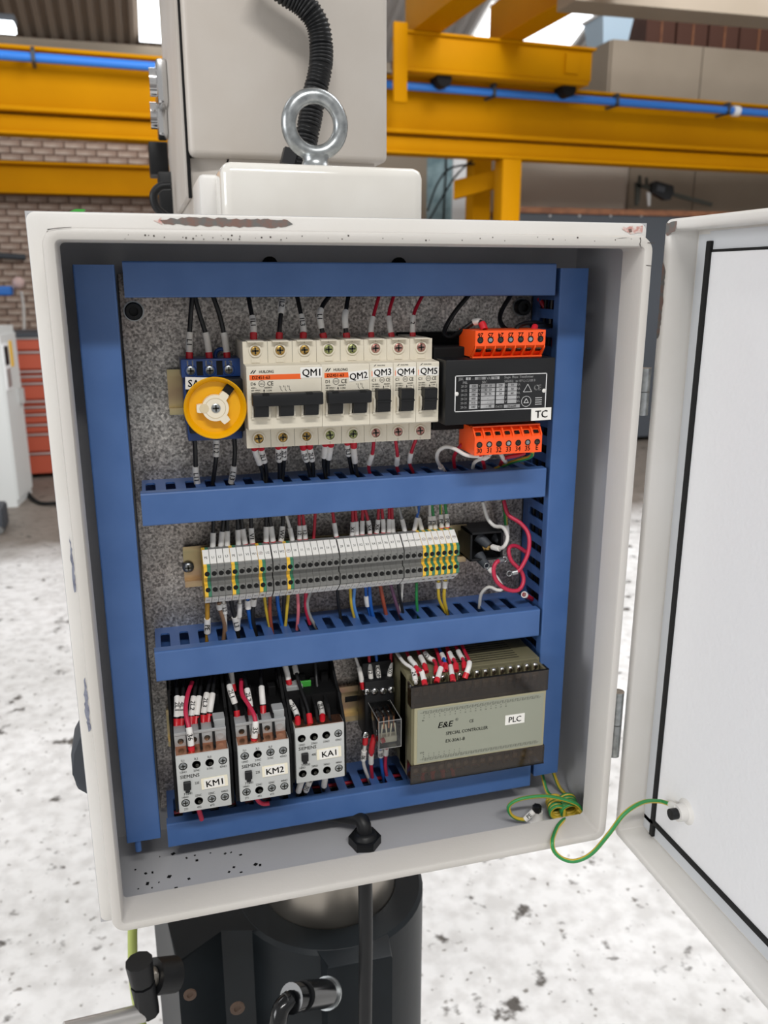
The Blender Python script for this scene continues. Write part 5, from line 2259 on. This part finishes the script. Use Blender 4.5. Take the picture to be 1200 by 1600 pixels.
wire('black wire looping from the top duct to orange terminal 26', 'w_black', [(735, 458, 100), (712, 486, 95), (696, 512, 90), (695, 523, 86), (706, 527, 80), (724, 515, 68), (742, 503, 60), (752, 504, 56), (757, 515, 52)], 1.9, (0, 6), (8, 13), None, 'transformer wires')
wire('black wire curving from the top duct behind orange terminal 23', 'w_black', [(800, 458, 100), (785, 483, 95), (781, 498, 88), (786, 510, 78), (800, 520, 66)], 1.9, None, None, None, 'transformer wires')
wire('black wire arching from the right duct to orange terminal 21', 'w_black', [(872, 513, 104), (855, 508, 90), (835, 504, 72), (812, 508, 62), (806, 518, 58)], 1.7, None, None, None, 'transformer wires')
wire('short red capped wire above orange terminal 20', 'w_black', [(860, 512, 96), (845, 509, 70), (836, 510, 58), (834, 518, 54)], 1.6, (0, 6), None, None, 'transformer wires')
wire('red wire crossing inside the upper end of the right duct', 'w_red', [(842, 466, 112), (850, 478, 108), (858, 492, 104)], 2.2, None, None, None, 'transformer wires')

# --- from breaker bottoms into the duct below
for lab, c, pts, fer, slv, t in (
        ('left black wire of the pair under QM1 first pole', 'w_black', [(413, 760), (410, 737), (399, 706), (397, 694)], (0, 6), (6.6, 22), None),
        ('right black wire of the pair under QM1 first pole', 'w_black', [(415, 760), (416, 734), (409, 706), (408, 694)], (0, 6), (6.2, 20), '2L1'),
        ('left black wire of the pair under QM1 second pole', 'w_black', [(437, 758), (437, 731), (435, 704), (435, 692)], (0, 5.6), (6.2, 20), '2L2'),
        ('right black wire of the pair under QM1 second pole', 'w_black', [(440, 758), (443, 727), (444, 702), (444, 692)], (0, 5), (5, 18.5), '2L2'),
        ('left black wire of the pair under QM1 third pole', 'w_black', [(487, 755), (482, 730), (475, 706), (473, 690)], (0, 7.5), (8, 21), '2L3'),
        ('right black wire of the pair under QM1 third pole', 'w_black', [(489, 755), (489, 729), (485, 704), (483, 690)], (0, 7), (7, 21), '2L3'),
        ('left black wire of the pair under QM2 left pole', 'w_black', [(511, 752), (506, 726), (508, 700), (508, 688)], (0, 5.5), (5.5, 19), None),
        ('right black wire of the pair under QM2 left pole', 'w_black', [(513, 752), (512, 728), (516, 702), (518, 688)], (0, 6), (6, 20), None),
        ('left black wire of the pair under QM2 right pole', 'w_black', [(551, 742), (546, 718), (543, 698), (543, 684)], (0, 6.5), (7, 20), '3L3'),
        ('right black wire of the pair under QM2 right pole', 'w_black', [(560, 748), (556, 732), (553, 704), (553, 684)], (0, 9.5), (9.5, 25), None),
        ('red wire with white sleeve under breaker QM3', 'w_red', [(580, 745), (576, 730), (582, 708), (584, 690)], None, (13, 24), None),
        ('red wire with white sleeve under breaker QM4', 'w_red', [(624, 742), (620, 728), (621, 712), (618, 688)], None, (16, 27), None),
        ('slanting red wire with white sleeve under breaker QM5', 'w_red', [(646, 738), (640, 724), (643, 706), (650, 686)], None, (14, 25), None)):
    wire(lab, c, [(p[0], p[1], y) for p, y in zip(pts, (100, 92, 84, 78))], 1.75 if c == 'w_black' else 1.4, fer, slv, t, 'wires below the breakers', slv_r=2.45 if c == 'w_black' else 2.15)
for lab, pts, slv, t in (('left black wire below the blue isolator', [(309, 760), (306, 738), (305, 705), (303, 676)], (27, 42), 'L11'),
                         ('middle black wire with sleeve close below the isolator', [(332, 757), (337, 722), (338, 695), (338, 680)], (3.5, 17), 'L12'),
                         ('right black wire below the blue isolator', [(360, 760), (365, 733), (367, 702), (365, 676)], (27, 42), 'L13')):
    wire(lab, 'w_black', [(p[0], p[1], y) for p, y in zip(pts, (100, 96, 94, 93))], 1.75, None, slv, t, 'wires below the isolator')
wire('white wire looping from the duct to orange terminal 30', 'w_white', [(694, 738, 98), (683, 718, 84), (686, 704, 74), (698, 698, 66), (712, 702, 58), (728, 711, 52), (748, 713, 50)], 1.6, None, (66, 82), '20', 'transformer wires')
wire('red wire rising from the duct to orange terminal 30', 'w_red', [(711, 734, 98), (709, 716, 86), (715, 702, 72), (722, 694, 66)], 1.5, None, None, None, 'transformer wires')
wire('short red wire with white sleeve under the lower orange strip', 'w_red', [(758, 736, 96), (755, 722, 76), (750, 712, 60), (752, 704, 55)], 1.5, (0, 5), (5, 12), None, 'transformer wires')
wire('short plain white wire rising to the lower orange strip', 'w_white', [(738, 736, 96), (742, 722, 76), (758, 715, 60), (768, 708, 55)], 1.5, None, (3, 9), None, 'transformer wires')
wire('red wire lying along under orange terminals 33 to 35', 'w_red', [(782, 726, 92), (788, 716, 66), (806, 712, 56), (820, 708, 55)], 1.7, None, None, None, 'transformer wires')
wire('white-sleeved wire under orange terminal 33', 'w_white', [(790, 722, 84), (786, 716, 64), (782, 708, 56)], 1.8, None, None, None, 'transformer wires')
wire('yellow-green wire into orange terminal E', 'w_yellow', [(770, 734, 98), (800, 722, 84), (828, 714, 62), (832, 706, 56)], 1.6, None, None, None, 'transformer wires', stripe='w_green')

# --- from duct two into the top of the terminal strip
TOPW = [
    ('w_black', [(334, 808), (333, 835), (332, 867)], None, 'first'), ('w_black', [(350, 806), (347, 835), (344, 865)], None, 'second'),
    ('w_black', [(355, 806), (355, 838), (355, 864)], None, 'third'), ('w_black', [(371, 804), (372, 833), (373, 862)], None, 'fourth'),
    ('w_black', [(376, 804), (380, 832), (385, 860)], None, 'fifth'), ('w_black', [(392, 802), (393, 833), (396, 859)], 'V1', 'sixth'),
    ('w_black', [(416, 800), (416, 829), (416, 857)], None, 'seventh'), ('w_black', [(420, 800), (424, 827), (428, 856)], None, 'eighth'),
    ('w_black', [(443, 798), (441, 829), (438, 856)], 'W2', 'ninth'), ('w_white', [(445, 798), (453, 826), (459, 856)], None, 'tenth'),
    ('w_red', [(467, 796), (468, 829), (468, 853)], '12', 'eleventh'), ('w_red', [(472, 796), (476, 828), (478, 852)], '12', 'twelfth'),
    ('w_red', [(493, 794), (491, 830), (489, 853)], None, 'thirteenth'), ('w_red', [(519, 794), (523, 823), (527, 848)], None, 'fourteenth'),
    ('w_red', [(551, 791), (551, 822), (549, 847)], 'X1', 'fifteenth'), ('w_red', [(555, 791), (557, 822), (558, 846)], None, 'sixteenth'),
    ('w_red', [(567, 790), (566, 823), (566, 845)], None, 'seventeenth'), ('w_red', [(569, 790), (577, 822), (578, 844)], 'X4', 'eighteenth'),
    ('w_red', [(592, 788), (590, 820), (587, 843)], 'X6', 'nineteenth'), ('w_red', [(596, 788), (599, 822), (598, 842)], None, 'twentieth'),
    ('w_red', [(608, 787), (608, 820), (607, 842)], None, 'twenty-first'), ('w_red', [(612, 787), (613, 813), (615, 842)], None, 'twenty-second'),
    ('w_grey', [(621, 786), (631, 823), (634, 841)], None, 'twenty-third'), ('w_blue', [(656, 784), (650, 817), (645, 839)], None, 'twenty-fourth'),
    ('w_grey', [(648, 786), (657, 820), (662, 838)], None, 'twenty-fifth'), ('w_white', [(671, 784), (672, 812), (673, 837)], 'PE', 'twenty-sixth'),
    ('w_green', [(674, 784), (678, 811), (682, 836)], 'PE', 'twenty-seventh'), ('w_yellow', [(688, 782), (689, 810), (691, 834)], 'PE', 'twenty-eighth'),
    ('w_green', [(695, 782), (698, 809), (700, 833)], 'PE', 'twenty-ninth')]
CN = dict(w_black='black', w_white='white', w_red='red', w_grey='grey', w_blue='blue', w_green='green', w_yellow='yellow-green', w_ochre='ochre', w_brown='brown',
          w_rust='rust brown', w_pink='pink', w_crimson='crimson', w_lblue='light blue', w_purple='purple')
for c, pts, t, o in TOPW:
    bk = c == 'w_black'
    ns = o in ('thirteenth',)
    wire('%s wire, %s from left dropping onto the terminal strip' % (CN[c], o), c, [(p[0], p[1], y) for p, y in zip(pts, (100, 98, 96))], 1.6 if bk else 1.35, (0, 5.5), None if ns else (5, 18 if bk else 17),
         t, 'wires above the terminal strip', stripe='w_green' if c == 'w_yellow' else None, slv_r=2.3 if bk else 2.05)

# --- from the terminal strip down into duct three
BOTW = [
    ('w_ochre', [(324, 1008), (324, 976), (324, 942)], (15, 29), 'PE', 1.9), ('w_brown', [(349, 1004), (351, 977), (344, 953), (342, 940)], (2, 7), None, 1.8),
    ('w_white', [(353, 990), (352, 962), (349, 938)], (3, 13), 'L2', 1.3), ('w_black', [(373, 1000), (370, 978), (363, 950), (361, 936)], (18, 31), 'L3', 1.8),
    ('w_white', [(372, 985), (374, 968), (375, 936)], (4, 17), None, 1.2), ('w_blue', [(397, 995), (391, 970), (388, 952), (387, 934)], (2, 10), None, 1.7),
    ('w_black', [(401, 996), (395, 965), (397, 932)], (2, 8.5), None, 1.7), ('w_yellow', [(424, 990), (418, 965), (414, 940), (413, 926)], None, None, 1.3),
    ('w_rust', [(426, 993), (422, 960), (422, 928)], None, None, 1.5), ('w_blue', [(444, 990), (438, 965), (434, 942), (433, 924)], None, None, 1.6),
    ('w_black', [(448, 990), (444, 960), (444, 926)], None, None, 1.5), ('w_yellow', [(445, 992), (447, 965), (451, 926)], None, None, 1.4),
    ('w_pink', [(464, 984), (466, 955), (465, 926)], None, None, 1.4), ('w_crimson', [(484, 975), (478, 950), (478, 924)], None, None, 1.6),
    ('w_grey', [(496, 984), (484, 962), (480, 942), (485, 924)], None, None, 1.5), ('w_black', [(533, 968), (529, 945), (527, 920)], None, None, 1.4),
    ('w_yellow', [(555, 970), (549, 945), (547, 918)], None, None, 1.3), ('w_lblue', [(562, 976), (553, 945), (554, 918)], None, None, 1.5),
    ('w_blue', [(579, 964), (573, 940), (571, 916)], (10, 21), None, 1.3), ('w_blue', [(587, 975), (580, 950), (577, 914)], None, None, 1.6),
    ('w_rust', [(606, 972), (600, 945), (594, 914)], None, None, 1.7), ('w_purple', [(627, 968), (618, 940), (610, 912)], None, None, 1.5),
    ('w_black', [(633, 970), (627, 945), (622, 912)], None, None, 1.3), ('w_white', [(624, 960), (627, 935), (629, 910)], None, None, 1.3),
    ('w_green', [(654, 968), (651, 940), (651, 910)], None, None, 1.3), ('w_yellow', [(696, 957), (686, 935), (685, 906)], (2, 8), None, 1.4),
    ('w_yellow', [(700, 961), (694, 935), (696, 904)], (2, 9), None, 1.6)]
for i, (c, pts, slv, t, r_) in enumerate(BOTW):
    ys = (101, 96, 92) if len(pts) == 3 else (101, 98, 94, 92)
    wire('%s wire, %s from left leaving the strip downwards' % (CN[c].replace('yellow-green', 'yellow'), ORD[i] if i else 'first'), c, [(p[0], p[1], y) for p, y in zip(pts, ys)], r_, None, slv, t, 'wires below the terminal strip')

# --- rectifier loops
wire('grey white wire curling down onto the rectifier boot', 'w_white', [(754, 784, 98), (762, 810, 96), (773, 822, 90), (786, 824, 82), (793, 838, 74), (789, 852, 72), (780, 857, 78), (768, 854, 86)], 1.7, None, (1, 9), None, 'rectifier wires')
wire('red wire sweeping down right of the rectifier to a lug', 'w_crimson', [(787, 782, 98), (794, 804, 92), (814, 818, 84), (826, 836, 76), (825, 864, 70), (812, 890, 66), (801, 895, 66)], 1.8, None, None, None, 'rectifier wires', lug=True)
wire('red wire coiled in a full loop below the rectifier', 'w_crimson', [(824, 864, 88), (806, 853, 86), (795, 857, 82), (799, 876, 78), (814, 892, 73), (818, 908, 70), (810, 922, 67), (792, 921, 66), (776, 908, 66), (771, 890, 66), (776, 878, 68), (784, 875, 70)], 1.8, None, None, None, 'rectifier wires', lug=True)
wire('white wire snaking from the rectifier into the duct below', 'w_white', [(749, 950, 98), (752, 928, 92), (764, 917, 86), (777, 922, 82), (785, 920, 80), (779, 906, 80), (764, 888, 84)], 1.5, None, (0, 4), None, 'rectifier wires', lug=True)
wire('yellow-green wire with sleeve behind the red rectifier loop', 'w_yellow', [(786, 780, 108), (789, 800, 108), (792, 838, 108)], 1.8, None, (2, 11), None, 'rectifier wires', stripe='w_green')
wire('short red wire end at the lower corner of the right duct', 'w_red', [(838, 940, 102), (828, 934, 90), (819, 929, 82)], 2.2, None, (0, 2.5), None, 'rectifier wires')

# --- contactor wires
CW = [
    ('black wire marked 2L1 at KM1 first clamp', 'w_black', [(275, 1062, 94), (277, 1094, 73), (276, 1124, 66), (276, 1142, 61)], (0, 9.5), (11, 27), '2L1'),
    ('black wire beside 2L1 at KM1 first clamp', 'w_black', [(288, 1062, 94), (285, 1094, 73), (284, 1122, 66), (284, 1141, 61)], (0, 9), (11, 26), '4L1'),
    ('left black wire at KM1 second clamp', 'w_black', [(308, 1060, 94), (302, 1094, 73), (299, 1120, 66), (299, 1138, 61)], (0, 9), (10, 25), '2L2'),
    ('right black wire at KM1 second clamp', 'w_black', [(316, 1060, 94), (310, 1096, 73), (307, 1120, 66), (306, 1137, 61)], (0, 9), (10, 25), None),
    ('black wire marked 2L3 at KM1 third clamp', 'w_black', [(330, 1054, 94), (322, 1090, 73), (318, 1118, 66), (318, 1136, 61)], (0, 9.5), (11, 27), '2L3'),
    ('plain sleeved black wire at KM1 third clamp', 'w_black', [(336, 1054, 94), (331, 1092, 73), (327, 1118, 66), (326, 1134, 61)], (0, 9.5), (11, 26), None),
    ('black wire marked 2L1 at KM2 first clamp', 'w_black', [(354, 1052, 94), (360, 1078, 73), (369, 1106, 66), (371, 1128, 61)], (0, 9), (15, 31), '2L1'),
    ('black wire marked 2L2 at KM2 second clamp', 'w_black', [(380, 1050, 94), (387, 1082, 73), (391, 1104, 66), (391, 1124, 61)], (0, 9), (10, 25), '2L2'),
    ('plain sleeved black wire at KM2 third clamp', 'w_black', [(407, 1048, 94), (409, 1080, 73), (411, 1104, 66), (411, 1120, 61)], (0, 9), (10, 25), None),
    ('white-sleeved wire hanging just under the duct at KM2', 'w_black', [(360, 1044, 96), (362, 1060, 92), (365, 1080, 88)], (0, 6), (6, 16), None),
    ('black wire marked 2L1 at KA1 first clamp', 'w_black', [(430, 1050, 98), (440, 1078, 82), (462, 1112, 62), (466, 1136, 49)], (0, 9), (11, 26), '2L1'),
    ('black wire slanting down to KA1 second clamp', 'w_black', [(460, 1040, 98), (468, 1070, 82), (480, 1105, 62), (485, 1132, 49)], (0, 9), (50, 57), None),
    ('black wire marked 2L3 at KA1 third clamp', 'w_black', [(492, 1034, 98), (497, 1085, 82), (503, 1112, 62), (504, 1130, 49)], (0, 9), (10, 25), '2L3'),
    ('white-sleeved wire under the duct left of KA1', 'w_white', [(444, 1036, 96), (448, 1050, 92), (453, 1074, 88)], (0, 7), (7, 20), None)]
for lab, c, pts, f, s_, t in CW:
    wire(lab, c, pts, 1.6, f, s_, t, 'contactor wires', slv_r=2.45)
wire('crimson wire marked 36 in front of contactor KM1', 'w_crimson', [(300, 1066, 88), (293, 1086, 72), (290, 1112, 56), (296, 1142, 45.5), (300, 1180, 41)], 1.8, (0, 7), (8, 22), '36', 'contactor wires', slv_r=2.6)
wire('crimson wire marked 35 in front of contactor KM2', 'w_crimson', [(377, 1062, 88), (378, 1084, 72), (390, 1104, 57), (399, 1126, 45.5), (396, 1166, 41)], 1.8, (0, 6), (7, 20), '35', 'contactor wires', slv_r=2.6)
wire('short crimson wire end below contactor KM1', 'w_crimson', [(315, 1280, 58), (312, 1270, 54), (308, 1258, 50)], 2.0, None, None, None, 'contactor wires')
wire('curled crimson wire end below contactor KM2', 'w_crimson', [(421, 1255, 56), (412, 1256, 56), (404, 1252, 52), (398, 1240, 50)], 1.8, None, None, None, 'contactor wires')
for i, (pts, t) in enumerate((([(462, 1262, 100), (466, 1238, 80), (474, 1212, 66)], None), ([(474, 1262, 100), (478, 1236, 80), (488, 1212, 66)], '2V1'), ([(505, 1252, 100), (506, 1230, 80), (510, 1204, 66)], None))):
    wire('white-sleeved black wire, %s of three below contactor KA1' % ('left', 'middle', 'right')[i], 'w_black', pts, 1.7, None, (8, 26), t, 'contactor wires', slv_r=2.6)

# --- relay wires
for lab, c, pts, t in (('white sleeved wire at the first relay socket screw', 'w_white', [(555, 1026, 100), (562, 1048, 96), (568, 1078, 92)], None),
                       ('red wire marked 12 at the second relay socket screw', 'w_red', [(576, 1018, 100), (578, 1044, 96), (581, 1074, 92)], '12'),
                       ('blue wire marked COM at the third relay socket screw', 'w_blue', [(587, 1018, 100), (590, 1044, 96), (594, 1075, 92)], 'COM'),
                       ('red wire at the fourth relay socket screw', 'w_red', [(611, 1018, 100), (610, 1044, 96), (606, 1072, 92)], 'X0')):
    wire(lab, c, pts, 1.4, (1, 7.5), (7.5, 21), t, 'relay wires', slv_r=2.2)
for lab, c, pts, f, s_, t in (('red ferruled wire left under the relay', 'w_white', [(578, 1222, 98), (568, 1192, 82), (570, 1165, 74), (571, 1152, 72)], (0, 7), (16, 28), '06'),
                              ('thick red wire beside the relay case', 'w_red', [(583, 1226, 98), (580, 1196, 82), (581, 1168, 74), (585, 1150, 72)], (0, 18), (22, 33), None),
                              ('white-sleeved wire left under the relay case', 'w_blue', [(600, 1222, 98), (596, 1194, 84), (594, 1168, 72)], None, (2, 14), 'Y0'),
                              ('white-sleeved crimson wire right under the relay case', 'w_crimson', [(606, 1222, 98), (602, 1196, 84), (604, 1166, 72)], None, (2, 12), None)):
    wire(lab, c, pts, 1.6, f, s_, t, 'relay wires')

# --- controller wires
PW = [
    ('w_white', [(612, 1008, 100), (630, 1034, 84), (645, 1046, 68), (650, 1068, 58)], None, (3, 14), '24', 'white wire at the left corner'),
    ('w_red', [(630, 1008, 100), (641, 1030, 90), (649, 1040, 80), (653, 1054, 72)], (0, 7), (9, 22), None, 'first red wire'),
    ('w_red', [(655, 1046, 74), (659, 1050, 68), (664, 1070, 58)], (0, 4), (4, 14), None, 'white-sleeved wire'),
    ('w_red', [(648, 1006, 100), (657, 1026, 90), (662, 1036, 80), (666, 1050, 72)], (0, 7), (9, 20), None, 'second red wire'),
    ('w_red', [(655, 1004, 100), (668, 1026, 92), (680, 1034, 82), (682, 1052, 72)], (0, 7), (17, 30), 'X3', 'red wire marked X3'),
    ('w_red', [(692, 1036, 76), (688, 1046, 68), (682, 1066, 58)], (0, 4), (4, 15), None, 'slanting white-sleeved wire'),
    ('w_red', [(678, 1004, 100), (685, 1026, 90), (690, 1040, 80), (694, 1050, 72)], None, None, None, 'plain red wire'),
    ('w_blue', [(682, 1004, 100), (690, 1022, 92), (695, 1034, 82), (696, 1048, 72)], (0, 7), (15, 22), None, 'blue wire'),
    ('w_red', [(697, 1000, 100), (700, 1022, 84), (703, 1036, 70), (708, 1064, 58)], (0, 6), (6.5, 18), None, 'long white-sleeved red wire'),
    ('w_red', [(695, 1000, 100), (704, 1024, 92), (711, 1034, 82), (713, 1048, 72)], (0, 7), (14, 24), None, 'third red wire'),
    ('w_red', [(708, 1000, 100), (718, 1022, 92), (724, 1032, 82), (726, 1046, 72)], (0, 7), (13, 25), None, 'fourth red wire'),
    ('w_red', [(718, 998, 100), (726, 1018, 92), (732, 1030, 80), (733, 1040, 70), (726, 1060, 58)], (0, 5), (5, 16), None, 'rightmost red wire')]
for c, pts, f, s_, t, o in PW:
    front = pts[-1][2] == 58
    zs_ = [-91, -94, -95.5, -99.5] if not front else [-91, -94, -97, -103.5]
    if len(pts) == 3: zs_ = zs_[1:]
    if len(pts) == 5: zs_ = [-91, -93, -94, -95, -103.5]
    pts = [(p[0], p[1], UZ(p[0], p[1], z_).y) for p, z_ in zip(pts, zs_)]
    wire('%s entering the controller terminals from above' % o, c, pts, 1.5, f, s_, t, 'controller wires', slv_r=2.25)
for i, px in enumerate((660, 676, 692, 708)):
    wire('%s of four red wire ends behind the lower smoked cover' % ('leftmost', 'second', 'third', 'rightmost')[i], 'w_red', [(px + 2, 1222 - i * 2, 84), (px, 1214 - i * 2, 64), (px, 1200 - i * 2, 60)], 1.8, (0, 6), None, None, 'controller wires')

# --- earth wires at lower right, with their two coils
def helix(c, ax, R, n, pitch):
    c, ax = Vector(c), Vector(ax).normalized()
    x, y = MB.frame(ax)
    return [c + ax * (pitch * i / 14) + (x * math.cos(2 * math.pi * i / 14) + y * math.sin(2 * math.pi * i / 14)) * R for i in range(int(14 * n))]


def earth(label, pts, r=1.8, extra=None):
    Q = sorted_path(spline(pts, 2.0))
    m = MB()
    m.tube(Q, r, 8)
    k = 0
    for f in m.bm.faces:
        if len(f.verts) == 4:
            if k % 8 in (1, 2, 5): f.material_index = 1
            k += 1
    o = m.build('earth_wire', ['w_yellow', 'w_green'], smooth=60)
    return tag(o, label, 'wire', 'earth wires')


ba, fa = UZ(865, 1250, -249), UZ(872, 1272, -252)
bb, fb_ = UZ(884, 1250, -248), UZ(892, 1271, -251.5)
h1 = helix(ba, fa - ba, 6.4, 5.2, (fa - ba).length / 5.2)
h2 = helix(bb, fb_ - bb, 7.8, 5.2, (fb_ - bb).length / 5.2)
earth('yellow-green earth wire coiled left, hanging from the right duct', [U(845, 1200, 92), U(850, 1222, 86), U(857, 1240, 78)] + h1 + [UZ(880, 1282, -248), UZ(875, 1287, -243)])
o = earth('yellow-green earth wire coiled right and arching to the bottom stud', [U(862, 1200, 92), U(873, 1228, 86), U(884, 1241, 78)] + h2 + [U(911, 1272, 36), U(903, 1258, 38), U(880, 1249, 42), U(850, 1244, 46), U(815, 1248, 48), U(796, 1258, 49), U(797, 1271, 49), U(808, 1279, 49), U(824, 1281, 49)])
m = MB()
a = UZ(838, 1281, -AZ + 1.6)
m.lathe([(8, 0), (6, 2), (5.6, 9)], a, (0, 0, 1), 18)
so = m.build('earth_stud', 'paint', E, smooth=50)
m = MB()
m.lathe([(4.2, 9), (4.2, 15), (2.6, 15.6)], a, (0, 0, 1), 6)
m.build('stud_bolt', 'black', so)
s0, s1 = U(820, 1281, 49), U(834, 1268, 49)
m = MB()
m.tube([s0, s1], 3.0, 10)
sl = m.build('marker_sleeve', 'sleeve', o, smooth=50)
m = MB()
d = (s1 - s0).normalized()
nrm = (CAM * 1000 - s0)
nrm = (nrm - d * nrm.dot(d)).normalized()
m.text('PE', (s0 + s1) / 2 + nrm * 3.1, 3.2, R=Matrix((d, nrm.cross(d), nrm)).transposed())
m.build('lettering', 'ink', sl)
g0 = UX(1048, 1257, 246)
o = earth('yellow-green earth wire looping out to the open door stud', [UZ(885, 1279, -247), UZ(880, 1282, -244.5), UZ(874, 1288, -242), UZ(869, 1296, -240.5), U(863, 1314, -6), U(866, 1330, -10), U(880, 1342, -14), U(900, 1345, -18), U(925, 1333, -25), U(952, 1302, -32), U(975, 1272, -30), U(1003, 1254, -25), U(1030, 1252, -20), g0], 1.9)
m = MB()
m.tube([g0, UX(1058, 1262, 244)], 2.9, 10)
m.build('marker_sleeve', 'sleeve', o, smooth=50)

# --- supply cable through the bottom gland
gc = UZ(570, 1318, -AZ + 1.6)
g = thing('cable_gland', 'black hexagonal cable gland in the bottom of the enclosure', 'gland', gc)
m = MB()
m.cyl(gc, gc + Vector((0, 0, 8)), 14.5, n=6, ph=.3)
m.build('lock_nut', 'black', g)
m = MB()
m.lathe([(11, 8), (9.5, 11), (7.5, 12.5)], gc, (0, 0, 1), 20)
m.build('gland_neck', 'black', g, smooth=40)
m = MB()
m.lathe([(13, -2), (13, -20), (9, -30)], gc, (0, 0, 1), 20)
m.build('gland_body', 'black', g, smooth=40)
m = MB()
m.tube(spline([Vector((-62, 114, -246)), Vector((-34, 104, -247)), Vector((-12, 84, -243)), Vector((gc.x - 3, gc.y + 8, gc.z + 21)), Vector((gc.x, gc.y, gc.z + 12)), Vector((gc.x, gc.y, gc.z - 30)), Vector((gc.x, gc.y - 1, gc.z - 100)),
               Vector((gc.x - 2, gc.y - 3, gc.z - 220)), Vector((gc.x - 3, gc.y - 4, gc.z - 420)), Vector((gc.x, gc.y, gc.z - 700)), Vector((gc.x + 80, gc.y + 40, -1322))], 4), 6.6, 14)
tag(m.build('supply_cable', 'black', smooth=60), 'thick black supply cable leaving through the bottom gland', 'cable')
